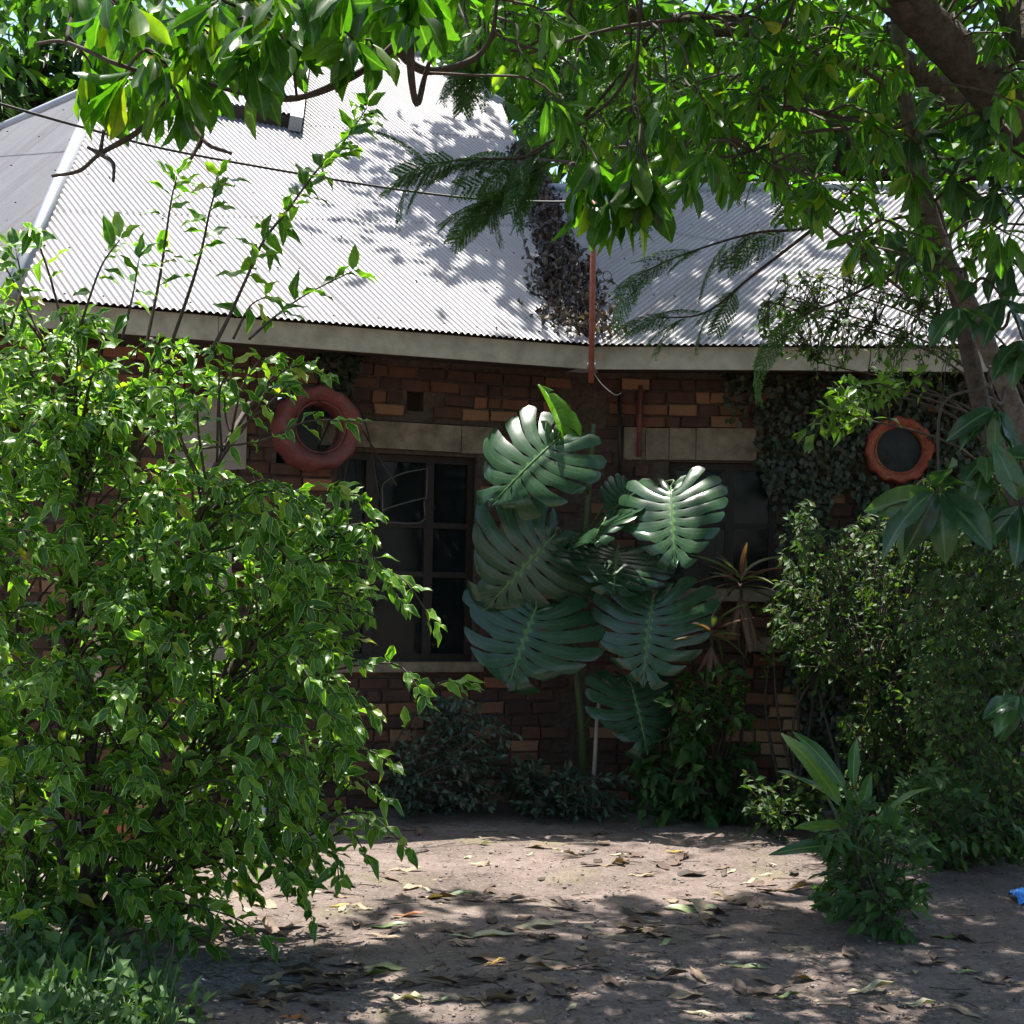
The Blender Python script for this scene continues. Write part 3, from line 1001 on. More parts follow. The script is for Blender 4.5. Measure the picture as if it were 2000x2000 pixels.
def tyre(c, n_, d_, R, depth, mat, lab, ri=0.56):
    """lathe of a car tyre set in the wall round a small round window"""
    prof = [(0.56, 0.0), (0.54, 0.25), (0.56, 0.6), (0.62, 0.8), (0.74, 0.95), (0.86, 1.0), (0.95, 0.93), (0.99, 0.75), (1.0, 0.4), (1.0, -0.1)]
    prof = [(1 - (1 - r) * (1 - ri) / 0.44, h) for r, h in prof]
    n = 48
    V = []
    for i in range(n):
        a = 2 * math.pi * i / n
        for k, (r, h) in enumerate(prof):
            g = 1 - (0.045 if (k >= 6 and (i // 2) % 2) else 0)
            g *= 1 + 0.012 * math.sin(5 * a + k) + 0.012 * rng.standard_normal()
            V.append(c + (d_ * math.cos(a) + ZUP * math.sin(a)) * r * R * g + n_ * h * depth * (1 + 0.02 * rng.standard_normal()))
    m_ = len(prof)
    F = [[i * m_ + k, ((i + 1) % n) * m_ + k, ((i + 1) % n) * m_ + k + 1, i * m_ + k + 1] for i in range(n) for k in range(m_ - 1)]
    o = part('round_window', V, np.array(F), mat, house, True)
    o['label'] = lab
    ring = [c + (d_ * math.cos(a) + ZUP * math.sin(a)) * (ri + 0.03) * R + n_ * depth * 0.8 for a in np.linspace(0, 2 * math.pi, 33)]
    V2, F2 = tube(ring, 0.008, 0.008, 5); part('bead', V2, F2, mat, o, True)
    disc = [c + (d_ * math.cos(a) + ZUP * math.sin(a)) * (ri + 0.03) * R + n_ * 0.02 for a in np.linspace(0, 2 * math.pi, 32, endpoint=False)]
    part('pane', disc, np.arange(32)[None, :], M['porthole'], o)
    hol = []
    for h in (0.0, -0.5):
        hol += [c + (d_ * math.cos(a) + ZUP * math.sin(a)) * 0.98 * R + n_ * h for a in np.linspace(0, 2 * math.pi, 24, endpoint=False)]
    F3 = [np.array([[i, (i + 1) % 24, 24 + (i + 1) % 24, 24 + i] for i in range(24)]), np.arange(24, 48)]
    part('window_niche', hol, F3, M['room'], o, True)
    return o


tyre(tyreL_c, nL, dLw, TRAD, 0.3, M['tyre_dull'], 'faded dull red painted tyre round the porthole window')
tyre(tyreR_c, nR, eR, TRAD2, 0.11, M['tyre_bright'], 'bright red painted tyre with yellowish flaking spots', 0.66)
# plaster patch and rounded plaster pier on the left wall
def wall_patch(pts, n_, name, mat, th):
    a = [onp(u, v, W0 + n_ * th, n_) for u, v in pts]; b_ = [onp(u, v, W0, n_) for u, v in pts]
    k = len(pts)
    part(name, a + b_, [np.arange(k)] + [np.array([[i, (i + 1) % k, k + (i + 1) % k, k + i] for i in range(k)])], mat, house)
wall_patch([(330, 748), (462, 752), (466, 800), (464, 885), (330, 890)], nL, 'plaster_patch', M['plaster'], 0.035)
arc = [(383, 1250), (383, 1000)] + [(410 - 27 * math.cos(t), 1000 - 26 * math.sin(t)) for t in np.linspace(0.2, 2.94, 8)] + [(437, 1000), (437, 1250)]
wall_patch(arc, nL, 'plaster_pier', M['plaster'], 0.12)
# pipes on the wall near the inner corner
for pts, r, mt in ([(1168, 742), (1170, 905)], 0.014, 'black'), ([(1209, 728), (1205, 862)], 0.018, 'tyre_dull'):
    V, F = tube([onp(u, v, W0 + nR * 0.05, nR) for u, v in pts], r, r, 8); part('wall_pipe', V, F, M[mt], house, True)

# rusty pole on the fascia, cable
FP = C + nL * 0.07
pt, pb = at(1121, 372, 10.36), at(1115, 722, 10.36)
pole = thing('rusty_pole', 'rusty red metal pole fixed to the fascia at the roof valley', 'pole', pb)
V, F = tube([pb, (pb + pt) / 2, pt], 0.02, 0.02, 10); part('pipe', V, F, M['rust'], pole, True)
V, F = tube([at(1116, 690, 10.36) + np.array([-0.03, 0.02, 0]), at(1116, 690, 10.36) + np.array([0.03, 0.02, 0])], 0.024, 0.024, 8); part('clamp', V, F, M['greymetal'], pole, True)
V, F = tube(spline([at(*p_, 10.37) for p_ in [(1128, 520), (1146, 512), (1154, 520), (1148, 530), (1138, 524), (1140, 512)]], 5), 0.003, 0.003, 5); part('wire_hook', V, F, M['black'], pole, True)
V, F = tube(spline([at(*p_, 10.37) for p_ in [(1128, 533), (1150, 528), (1168, 545), (1172, 575)]], 5), 0.003, 0.003, 5); part('wire_hook', V, F, M['black'], pole, True)
V, F = tube(spline([at(*p_, 10.36) for p_ in [(1118, 700), (1135, 725), (1160, 745), (1172, 742)]], 5), 0.004, 0.004, 5); part('loose_wire', V, F, M['greymetal'], pole, True)
cab = [at(-420, 80, 7.6), at(-150, 150, 8.0), at(0, 196, 8.3), at(170, 244, 8.7), at(345, 288, 9.1), at(700, 350, 9.8), at(900, 375, 10.1), at(1040, 381, 10.3), pt + np.array([0.01, 0, -0.02])]
V, F = tube(spline(cab, 6), 0.0085, 0.0085, 6)
tag(link('overhead_cable', build_mesh('overhead_cable', V, F, M['black'], True)), 'black overhead cable sagging across in front of the iron roof', 'cable')

# dead leaves lying in the roof valley
K = 4200
t = rng.random(K) ** 0.85 * 4.4 + 0.05
side = (rng.standard_normal(K) - 0.6) * (0.12 + 0.03 * np.sin(t * 2.3)) * np.clip(1.1 - t / 6, 0.3, 1)
onl = side < 0
pos = E0 + vdir * t[:, None] + np.where(onl[:, None], side[:, None] * (eL - vdir * np.dot(eL, vdir)), side[:, None] * (eR - vdir * np.dot(eR, vdir)))
pos = pos + np.where(onl[:, None], uL, uR) * (0.015 + 0.07 * rng.random(K)[:, None] * np.exp(-(side[:, None] / 0.12) ** 2))
pile = thing('dead_leaf_drift', 'drift of dark dry leaves lying in the roof valley', 'leaf pile', E0)
foliage(pile, 'curl', M['valley_dry'], pos, frames(rng.standard_normal((K, 3)), rng.standard_normal((K, 3)) * 0.6 + [0, -.4, 1]), 0.035 + 0.045 * rng.random(K), rest_name='dead_leaves')
bpy.data.objects['dead_leaves']['kind'] = 'stuff'

# ------------------------------------------------------------------ monstera
def monstera_mesh(name, mat, seed, N=10, cut=0.34, droop=0.22, fold=0.12, one=None):
    r_ = np.random.default_rng(seed)
    ctrl = np.array([(-0.14, 0.02), (-0.27, 0.2), (-0.25, 0.42), (-0.08, 0.56), (0.16, 0.6), (0.4, 0.54), (0.62, 0.42), (0.82, 0.26), (0.95, 0.1), (1.0, 0.01)])
    C_ = spline(ctrl, 12)
    mb_V, mb_F, rim, nv = [], [], [], 0
    rows = np.array([0, 0.08, 0.2, 0.34, 0.46, 0.6, 0.74, 0.88, 0.96, 1.0])
    gap = np.array([0, 0.02, cut * 1.1, 0.02, 0.03, cut * .8, cut, cut, cut * 1.1, cut * 2.2])

    def outl(tau):
        x = tau * (len(C_) - 1); i = min(int(x), len(C_) - 2)
        return C_[i] + (C_[i + 1] - C_[i]) * (x - i)
    for sd in ((1, -1) if one is None else (one,)):
        for i in range(N):
            ta, tb = i / N, (i + 1) / N
            tc = (ta + tb) / 2
            jl = 1 + 0.05 * r_.standard_normal(); jz = 0.10 * r_.standard_normal()
            V = []
            for s, g in zip(rows, gap):
                hw = (tb - ta) / 2 * (1 - g)
                for k in (-1, 0, 1):
                    tau = tc + k * hw
                    o = outl(tau) * (jl if s > 0.5 else 1)
                    m_ = np.array([0.93 * tau ** 1.15, 0.0])
                    se = s * (0.975 if (k and s > 0.9) else 1)
                    xy = m_ * (1 - se) + o * se
                    xy = xy + np.array([0.10 * math.sin(math.pi * se) * (1 - 0.4 * tau), 0])
                    z = -droop * (abs(xy[1]) ** 1.6) * 1.3 + fold * abs(xy[1]) - 0.16 * max(xy[0], 0) ** 2 + (0.007 if k == 0 else -0.003) * min(1, se * 3) - 0.12 * (se > .7) * (se - .7) + 0.009 * r_.standard_normal() * se * (k == 0) + jz * max(0, se - .4) ** 1.5
                    V.append((xy[0], sd * xy[1], z))
                    rim.append(0.0 if s == 0 else (0.09 if k == 0 and s < 0.8 else 0.3))
            F = [[nv + a * 3 + c, nv + (a + 1) * 3 + c, nv + (a + 1) * 3 + c + 1, nv + a * 3 + c + 1] for a in range(len(rows) - 1) for c in range(2)]
            if sd < 0: F = [f[::-1] for f in F]
            mb_V += V; mb_F += F; nv += len(V)
    # raised midrib
    V, F = tube([(x, 0, 0.004 - 0.16 * x * x) for x in np.linspace(-0.02, 0.95, 8)], 0.011, 0.004, 5)
    mb_F = [np.array(mb_F)] + [np.asarray(f) + nv for f in F]
    mb_V += V.tolist(); rim += [0.0] * len(V)
    return build_mesh(name, mb_V, mb_F, mat, True, {'rim': rim})


MON = [monstera_mesh('monstera_leaf', M['monstera'], s, N_, c_, d_, f_) for s, N_, c_, d_, f_ in ((1, 9, 0.19, 0.2, 0.1), (2, 10, 0.2, 0.3, 0.16), (3, 9, 0.17, 0.12, 0.04))]
mon_base = np.array([*(inner(-0.22)[:2]), 0.0])
mon = thing('monstera_plant', 'large split-leaf climbing plant with huge cut leaves at the inner wall corner', 'plant', mon_base)
# base px, tip px, depth base, depth tip, normal hint, variant, width factor
MLEAF = [
    ((1052, 828), (932, 932), 9.95, 9.6, (0.3, -1, 0.95), 0, 0.86),
    ((1266, 920), (1270, 1046), 9.95, 9.53, (-0.3, -1, 0.95), 1, 0.92),
    ((1140, 985), (1112, 1008), 10.1, 9.75, (-0.6, -0.4, 0.8), 2, 1.2),
    ((1165, 1036), (1160, 1102), 10.2, 9.85, (0.1, -0.8, 0.75), 1, 1.5),
    ((1046, 1010), (925, 1142), 10.25, 10.1, (0.4, -1, 0.25), 0, 1.15),
    ((1012, 1146), (958, 1284), 10.2, 9.98, (-0.1, -1, 0.5), 2, 1.3),
    ((1232, 1128), (1208, 1282), 10.05, 9.85, (-0.35, -1, 0.3), 1, 1.2),
    ((1190, 1288), (1228, 1412), 10.15, 9.95, (0.35, -1, 0.5), 0, 1.05),
    ((1190, 925), (1150, 975), 10.3, 10.2, (0.3, -0.8, 0.6), 1, 1.1),
]
stem_top = at(1120, 800, 10.45)
V, F = tube(spline([mon_base + [0.0, 0.05, 0], at(1098, 1380, 10.55), at(1085, 1200, 10.5), at(1105, 1000, 10.5), stem_top], 6), 0.03, 0.018, 8, 0.08)
part('stem', V, F, M['greenstem'], mon, True)
V, F = tube(spline([gnd(1118, 1545) + [0, 0.1, 0], at(1122, 1440, 10.2), at(1130, 1330, 10.25), at(1150, 1280, 10.4)], 6), 0.016, 0.012, 6); part('stem', V, F, M['plaster'], mon, True)
spine = spline([at(1098, 1380, 10.55), at(1085, 1200, 10.5), at(1105, 1000, 10.5), stem_top], 12)
for (bp, tp, db, dt, nh_, vi, wf) in MLEAF:
    a, b_ = at(*bp, db), at(*tp, dt)
    L = np.linalg.norm(b_ - a) / 0.98
    R = frames((b_ - a)[None], nrm(np.array(nh_))[None])[0]
    Mx = Matrix((R * np.array([L, L * wf * 1.12, L])).tolist()).to_4x4(); Mx.translation = (a - mon_base).tolist()
    link('leaf', MON[vi], mon, M=Mx)
    src = nearest(spine, a + np.array([0, 0, -0.35]))
    V, F = tube(spline([src, (src + a) / 2 + np.array([0, -0.05, 0.1]), a - (b_ - a) * 0.06 + np.array([0, 0.02, 0.02]), a], 6), 0.012, 0.008, 6)
    part('petiole', V, F, M['greenstem'], mon, True)
NEWL = monstera_mesh('new_monstera_leaf', M['monstera_new'], 5, 4, 0.06, 0.5, 1.3)
a, b_ = at(1056, 818, 10.0), at(1022, 722, 10.1)
R = frames((b_ - a)[None], nrm(np.array((0.9, -0.8, 0.1)))[None])[0]; L = np.linalg.norm(b_ - a)
Mx = Matrix((R * np.array([L, L * 0.42, L * 0.6])).tolist()).to_4x4(); Mx.translation = (a - mon_base).tolist()
o = link('leaf', NEWL, mon, M=Mx); o['label'] = 'fresh lime green leaf still half furled'

# ------------------------------------------------------------------ variegated shrub on the left
bush_base = gnd(150, 1790)
bush = thing('variegated_shrub', 'big leafy shrub with yellow-edged green leaves filling the left foreground', 'shrub', bush_base)
stems = []
for pts, r0, r1 in (([(150, 1790), (165, 1650), (170, 1450), (200, 1150), (260, 800), (285, 640)], 0.035, 0.012),
                    ([(60, 1800), (55, 1600), (40, 1300), (30, 1000), (20, 700)], 0.03, 0.012),
                    ([(165, 1790), (260, 1600), (360, 1420), (470, 1200), (560, 1050)], 0.03, 0.01),
                    ([(150, 1790), (230, 1480), (330, 1150), (400, 900), (470, 760)], 0.03, 0.01),
                    ([(140, 1790), (110, 1500), (130, 1200), (150, 900), (120, 650)], 0.028, 0.01),
                    ([(170, 1780), (280, 1680), (400, 1620), (540, 1600)], 0.022, 0.008),
                    ([(60, 1800), (-60, 1500), (-160, 1100), (-200, 800)], 0.03, 0.012)):
    P3 = [gnd(*pts[0])] + [at(u, v, 6.45 + 0.35 * rng.standard_normal() * 0.5) for u, v in pts[1:]]
    c_ = spline(P3, 8)
    stems.append(c_)
    V, F = tube(c_, r0, r1, 7, 0.04); part('stem', V, F, M['twig'], bush, True)
ALLST = np.concatenate(stems)
BPOLY = [(-60, 560), (60, 565), (190, 600), (300, 640), (430, 650), (520, 670), (560, 700), (520, 740), (400, 752), (355, 790), (360, 880), (470, 890), (520, 900), (600, 925), (650, 990), (690, 1060),
         (720, 1120), (690, 1190), (640, 1230), (650, 1300), (680, 1350), (660, 1460), (640, 1530), (600, 1570), (480, 1590), (300, 1590), (100, 1620), (-60, 1650)]
tips = [at(u, v, 6.3 + d_ * (0.75 if v < 1200 else 1.0)) for (u, v), d_ in zip(sample_poly(BPOLY, 600), rng.uniform(-0.75, 0.75, 600))]
EXTRA = [(615, 708), (560, 690), (640, 930), (700, 962), (735, 1085), (818, 1172), (760, 1140), (868, 1290), (800, 1310), (742, 1440), (722, 1505), (768, 1600), (690, 1610), (640, 1660), (588, 1735), (505, 1775),
         (400, 1788), (440, 1750), (560, 1690), (330, 1740), (250, 1700), (480, 1690), (380, 1700), (600, 1560), (705, 1560), (660, 1030), (700, 1010), (200, 1720), (90, 1720), (20, 1720), (540, 730), (690, 1250), (700, 1340)]
tips += [at(u, v, 5.95 + 0.35 * rng.random()) for u, v in EXTRA]
tips += [at(u, v, rng.uniform(5.8, 6.9)) for u, v in sample_poly([(-40, 1580), (300, 1580), (560, 1570), (640, 1600), (560, 1680), (400, 1740), (200, 1730), (-40, 1760)], 75)]
long_twig = twig_path(at(340, 850, 6.1), at(668, 795, 5.9), 0.02, 6)
pos, dirs, tubes_ = [], [], []
for tp in tips:
    src = nearest(ALLST, tp + np.array([-0.25, 0.05, -0.25]))
    L = np.linalg.norm(tp - src)
    if L > 0.7: src = tp + (src - tp) * (0.7 / L)
    pa = twig_path(src, tp, 0.14, 4)
    tubes_.append(tube(pa, 0.006, 0.0025, 5))
    k = max(3, int(len(pa) * 0.35))
    p_, d_ = twig_leaves(pa[k:], int(rng.integers(5, 8)), 0.1, 0.85)
    pos += p_; dirs += d_
p_, d_ = twig_leaves(long_twig[3:], 8, 0.2, 0.9); pos += p_; dirs += d_; tubes_.append(tube(long_twig, 0.005, 0.003, 5))
sc = 0.055 + 0.055 * rng.random(len(pos))
# tall shoots against the roof
SHOOTS = [[(273, 665), (301, 525), (322, 385), (334, 332)], [(315, 672), (371, 507), (395, 402), (413, 336)],
          [(400, 660), (430, 602), (465, 525), (497, 455), (546, 392), (595, 325), (630, 290), (665, 245), (692, 203)],
          [(470, 640), (518, 598), (577, 556), (664, 512)], [(125, 640), (95, 525), (70, 451), (64, 430)], [(150, 620), (189, 507), (226, 452)],
          [(80, 640), (30, 540), (0, 486)], [(440, 640), (470, 580), (500, 560)], [(230, 640), (250, 560), (262, 490)], [(20, 620), (40, 540), (30, 470)]]
for i, sh in enumerate(SHOOTS):
    c_ = spline([at(u, v, 6.1 + 0.15 * math.sin(i * 2 + k * .6)) for k, (u, v) in enumerate(sh)], 6)
    tubes_.append(tube(c_, 0.0085 if i in (0, 1, 2) else 0.006, 0.0025, 6))
    start = 0.25 if i not in (0, 1) else 0.3
    nn = max(3, int(np.linalg.norm(np.diff(c_, axis=0), axis=1).sum() * (22 if i == 2 else 20)))
    p_, d_ = twig_leaves(c_[int(len(c_) * start):], nn, 0.25, 1.0, pair=(i == 2)); pos += p_; dirs += d_
    sc = np.concatenate([sc, 0.095 + 0.04 * rng.random(len(p_))])
pos, dirs = np.array(pos), np.array(dirs)
foliage(bush, 'bush', M['bush'], pos, frames(dirs, upv(len(pos), 0.35, (0.1, -0.55, 1))), sc, keep=300)
branchset(bush, 'twigs', tubes_, M['twig'])

# ------------------------------------------------------------------ big tree: trunk off to the right, limb across the corner, boughs overhead
tb = np.array([3.9, 6.6, 0.0])
tree = thing('shade_tree', 'large lance-leaved shade tree whose thick limb crosses the top right corner', 'tree', tb)
trunk = spline([tb, tb + [0.0, 0.0, 1.2], tb + [-0.25, -0.05, 2.0], at(2080, 380, 6.4), at(1925, 232, 6.3), at(1800, 95, 6.2), at(1690, -10, 6.1), at(1500, -180, 5.8), at(1250, -300, 5.4), at(900, -380, 5.1), at(500, -420, 4.9)], 8)
V, F = tube(trunk, 0.14, 0.045, 12, 0.03)
rr = np.linspace(1, 1, len(trunk))
part('trunk', V, F, M['bark'], tree, True)
V, F = tube(spline([at(2060, 360, 6.4), at(1960, 120, 6.6), at(1915, 30, 6.7), at(1880, -60, 6.8), at(1750, -300, 7.2)], 6), 0.10, 0.05, 10, 0.04); part('limb', V, F, M['bark'], tree, True)
V, F = tube(spline([at(1500, -180, 5.8), at(1300, -350, 6.8), at(1000, -420, 7.8), at(600, -450, 8.0)], 6), 0.07, 0.03, 8, 0.04); part('limb', V, F, M['bark'], tree, True)
V, F = tube(spline([at(1690, -10, 6.1), np.array([1.6, 4.6, 4.6]), np.array([0.6, 3.2, 5.0]), np.array([-0.8, 2.2, 5.2])], 6), 0.08, 0.03, 8, 0.04); part('limb', V, F, M['bark'], tree, True)
DT = 5.3
BR_PX = [[(440, -120), (458, 0), (402, 70), (325, 150), (297, 210), (255, 252), (189, 290), (150, 322), (98, 332)],
         [(325, 150), (224, 122), (126, 80), (70, 82)], [(126, 80), (138, 0), (142, -40)],
         [(860, -60), (824, 0), (743, 87), (667, 143), (560, 185), (455, 175), (350, 140), (262, 87)],
         [(760, -60), (676, 0), (640, 15), (540, 30), (444, 31)], [(325, 161), (381, 262), (437, 290)],
         [(189, 290), (213, 308), (214, 342)], [(381, 262), (360, 300)], [(189, 290), (196, 245)], [(189, 290), (165, 278)],
         [(771, -20), (775, 133), (787, 196), (800, 150), (812, 110)], [(743, 87), (800, 133), (880, 118), (925, 75), (940, -20)],
         [(1085, -20), (1060, 40), (990, 90), (905, 100)], [(1400, 30), (1250, 40), (1130, 60), (1000, 100)],
         [(1700, 240), (1560, 245), (1480, 260), (1420, 285)], [(1330, 60), (1480, 70), (1560, 110), (1640, 140), (1700, 190)],
         [(1330, 190), (1380, 200), (1500, 205), (1600, 225), (1660, 240)], [(1210, -10), (1200, 130), (1190, 210)], [(1195, 120), (1160, 180), (1100, 230), (1000, 290)],
         [(1520, 390), (1580, 440), (1680, 530), (1720, 560)], [(1500, 0), (1470, 60), (1420, 80)]]
BRD = [5.3, 5.3, 5.3, 5.4, 5.5, 5.3, 5.3, 5.3, 5.3, 5.3, 5.2, 5.6, 6.0, 6.0, 6.2, 6.2, 6.2, 6.1, 6.2, 6.3, 6.0]
spn = [trunk[25:]]
for px, d0 in zip(BR_PX, BRD):
    c_ = spline([at(u, v, d0 + 0.12 * math.sin(u * 0.013 + v * 0.02)) for u, v in px], 6)
    spn.append(c_)
    V, F = tube(c_, 0.019 if len(px) > 4 else 0.009, 0.006, 6, 0.05); part('branch', V, F, M['twig'], tree, True)
SPN = np.concatenate(spn)
WH = [(178, 180), (222, 178), (262, 172), (295, 190), (330, 180), (362, 175), (392, 168), (280, 100), (232, 60), (200, 15), (330, 55), (400, 35), (452, 95), (470, 130), (510, 112), (505, 60), (548, 75), (598, 55),
      (650, 85), (690, 100), (722, 55), (640, 35), (778, 30), (805, 5), (160, 0), (430, 120), (560, 110), (250, 20), (370, 90), (480, 20), (580, 10), (690, 20), (740, 10), (310, 20), (300, 130), (205, 110), (440, 60), (530, 20), (630, 0), (770, -20)]
tips = [(at(u, v - 25, DT + rng.uniform(-0.35, 0.45)), 0.17 + 0.05 * rng.random()) for u, v in WH]
CAN = [(830, -40), (860, 90), (950, 160), (1010, 250), (1070, 320), (1130, 400), (1190, 400), (1260, 390), (1340, 400), (1450, 430), (1560, 490), (1650, 540), (1750, 600), (1850, 560), (1990, 420), (1990, -230), (1100, -230)]
tips += [(at(u, v - 30, rng.uniform(5.4, 8.0)), 0.085 + 0.065 * rng.random()) for u, v in sample_poly(CAN, 430)]
tips += [(at(u, v - 20, 5.7), 0.21) for u, v in [(1100, 380), (1150, 400), (1190, 390), (1230, 370), (1130, 330), (1200, 330)]]
pos, dirs, sc, tubes_ = [], [], [], []
for tp, ln in tips:
    src = nearest(SPN, tp)
    Ls = np.linalg.norm(src - tp)
    if Ls > 0.5: src = tp + (src - tp) * 0.5 / Ls
    if Ls < 1.6:
        tubes_.append(tube(twig_path(src, tp, 0.1, 3), 0.006, 0.004, 5))
        dd = tp - src
    else:
        dd = np.array([0.2, 0, 0.6]); tubes_.append(tube(twig_path(tp + [0.1, 0.1, 0.35], tp, 0.1, 3), 0.006, 0.004, 5))
    p_, d_ = whorl(tp, nrm(dd) + np.array([0, 0, -0.2]), int(rng.integers(8, 12)), 1.2 if ln > 0.169 else 0.6, 0.8)
    pos += p_; dirs += d_; sc += [ln * (0.75 + 0.45 * rng.random()) for _ in p_]
pos, dirs = np.array(pos), np.array(dirs)
foliage(tree, 'mango', M['mango'], pos, frames(dirs, upv(len(pos), 0.5, (0, -0.3, 1))), np.array(sc), keep=300)
# crown above the picture, over the yard
n_clump = 155
over = []
while len(over) < n_clump * 12:
    x, y = rng.uniform(-4.5, 5.0), rng.uniform(0.5, 10.0)
    zmin = max(4.3, 0.405 * y + 1.9)
    c0 = np.array([x, y, zmin + 0.5 + rng.random() ** 1.5 * 1.7])
    ys_ = y - 0.25 * c0[2]                   # where its shade falls
    lim = 6.9 if x < 1.0 else 6.9 + 1.7 * min(1, (x - 1.0) / 1.2)
    if ys_ > lim: continue
    if x < -0.6 and y > 2.0 and rng.random() < 0.9: continue
    if x < 0.1 and 4.4 < y < 7.4 and rng.random() < 0.6: continue
    if x > 0.1 and y > 5.6 and rng.random() < 0.68: continue
    for k in range(12):
        q = c0 + rng.standard_normal(3) * [0.36, 0.36, 0.22]
        q[2] = max(q[2], 0.405 * q[1] + 2.1)
        over.append(tuple(q))
for k in range(18):
    c0 = np.array([rng.uniform(2.0, 4.8), rng.uniform(9.2, 10.8), 0]); c0[2] = 0.405 * c0[1] + 2.3 + 1.2 * rng.random()
    over += [tuple(c0 + rng.standard_normal(3) * [0.38, 0.38, 0.2]) for _ in range(12)]
pos, dirs = [], []
for tp in over:
    p_, d_ = whorl(np.array(tp), rng.standard_normal(3) + [0, 0, .3], 10, 0.5, 1.0); pos += p_; dirs += d_
    tubes_.append(tube(twig_path(np.array(tp) + 0.3 * rng.standard_normal(3) + [0, 0, 0.1], np.array(tp), 0.1, 3), 0.007, 0.004, 4))
pos, dirs = np.array(pos), np.array(dirs)
foliage(tree, 'low', M['mango'], pos, frames(dirs, upv(len(pos), 0.5)), 0.2 + 0.08 * rng.random(len(pos)), rest_name='crown')
branchset(tree, 'twigs', tubes_, M['twig'])

# ------------------------------------------------------------------ feathery tree (bipinnate fronds)
def frond_mesh(seed, pairs=10, leafl=12):
    r_ = np.random.default_rng(seed)
    V, F, rn = [], [], []
    def strip(a, b, w, nz):
        d = nrm(b - a); s = np.cross(nz, d) * w
        k = len(V); V.extend([a - s * .5, a + s * .5, b + s * .4, b - s * .4]); F.append([k, k + 1, k + 2, k + 3])
    def leafq(a, d, L, w, nz):
        s = np.cross(nz, d)
        k = len(V); V.extend([a, a + d * L * .5 + s * w, a + d * L, a + d * L * .5 - s * w]); F.append([k, k + 1, k + 2, k + 3])
    up = np.array([0, 0, 1.0])
    prev = np.array([0, 0, 0.0])
    for i in range(pairs + 1):
        t = (i + 1) / (pairs + 1)
        p_ = np.array([t, 0, -0.35 * t * t])
        strip(prev, p_, 0.012, up)
        for sd in (1, -1):
            d = nrm(np.array([0.5 + 0.4 * t, sd * 0.9, -0.12 - 0.2 * t]) + 0.06 * r_.standard_normal(3))
            L = 0.34 * (1 - 0.45 * abs(t - 0.45))
            q0 = p_
            for k in range(leafl):
                s = (k + 1) / leafl
                q = p_ + d * L * s + np.array([0, 0, -0.25 * L * s * s])
                if k % 3 == 2 or k == leafl - 1: strip(q0, q, 0.006, up); q0 = q
                side = np.cross(up, d)
                for s2 in (1, -1):
                    ld = nrm(side * s2 + d * 0.5 + np.array([0, 0, -0.15]) + 0.1 * r_.standard_normal(3))
                    leafq(q, ld, 0.085 * (1 - 0.35 * s), 0.0165, nrm(up + 0.3 * r_.standard_normal(3)))
        prev = p_
    return build_mesh('frond', np.array(V), np.array(F), M['feather'], False, {'rnd': np.repeat(r_.random(len(F)), 4)})


FR = [frond_mesh(s) for s in (1, 2, 3)]
ft_base = np.array([4.3, 10.0 - 0.9, 0.0])
ftree = thing('feathery_tree', 'feathery tree with fine fern-like fronds hanging in front of the roof', 'tree', ft_base)
V, F = tube(spline([ft_base, ft_base + [-0.1, 0, 1.5], ft_base + [-0.5, -0.2, 3.2], at(1750, 150, 8.2), at(1500, 60, 8.0), at(1250, 40, 7.6), at(1000, -20, 7.2)], 8), 0.12, 0.03, 9, 0.03); part('trunk', V, F, M['bark'], ftree, True)
FBR = [[(1250, 40), (1120, 200), (1010, 290), (900, 300), (790, 310)], [(1120, 200), (1040, 300), (960, 350), (915, 390)], [(1000, -20), (930, 60), (880, 110)], [(1700, 300), (1550, 420), (1420, 440), (1290, 480), (1200, 520)],
       [(1550, 420), (1420, 520), (1330, 590), (1240, 600)], [(1500, 60), (1450, 180), (1400, 300)], [(1750, 480), (1600, 560), (1500, 600), (1440, 640)]]
FBD = [7.2, 7.25, 7.0, 7.8, 7.8, 7.6, 7.7]
fsp = []
for px, d0 in zip(FBR, FBD):
    c_ = spline([at(u, v, d0) for u, v in px], 6); fsp.append(c_)
    V, F = tube(c_, 0.010, 0.003, 6); part('branch', V, F, M['twig'], ftree, True)
frl = []
for c_, m_ in zip(fsp, (20, 13, 12, 10, 9, 8, 4)):
    for k in range(m_):
        i = int(len(c_) * (0.35 + 0.65 * (k + .5) / m_)) if k < m_ - 1 else len(c_) - 1
        i = min(i, len(c_) - 1)
        t = nrm(c_[min(i + 1, len(c_) - 1)] - c_[max(i - 1, 0)])
        frl.append((c_[i], t + np.array([-0.2, 0, -0.3]) + 0.45 * rng.standard_normal(3), 0.17 + 0.11 * rng.random()))
for u, v in sample_poly([(830, -30), (850, 50), (960, 110), (1030, 220), (1250, 300), (1500, 330), (1600, 100), (1300, -20)], 60):
    frl.append((at(u, v, rng.uniform(7.2, 8.4)), rng.standard_normal(3) * [1, .7, .5] + [-0.3, 0, -0.4], 0.3 + 0.2 * rng.random()))
for k, (p_, d_, L) in enumerate(frl):
    R = frames(d_[None], upv(1, 0.4, (0, -0.4, 1)))[0]
    Mx = Matrix((R * L).tolist()).to_4x4(); Mx.translation = (p_ - ft_base).tolist()
    link('frond', FR[k % 3], ftree, M=Mx)

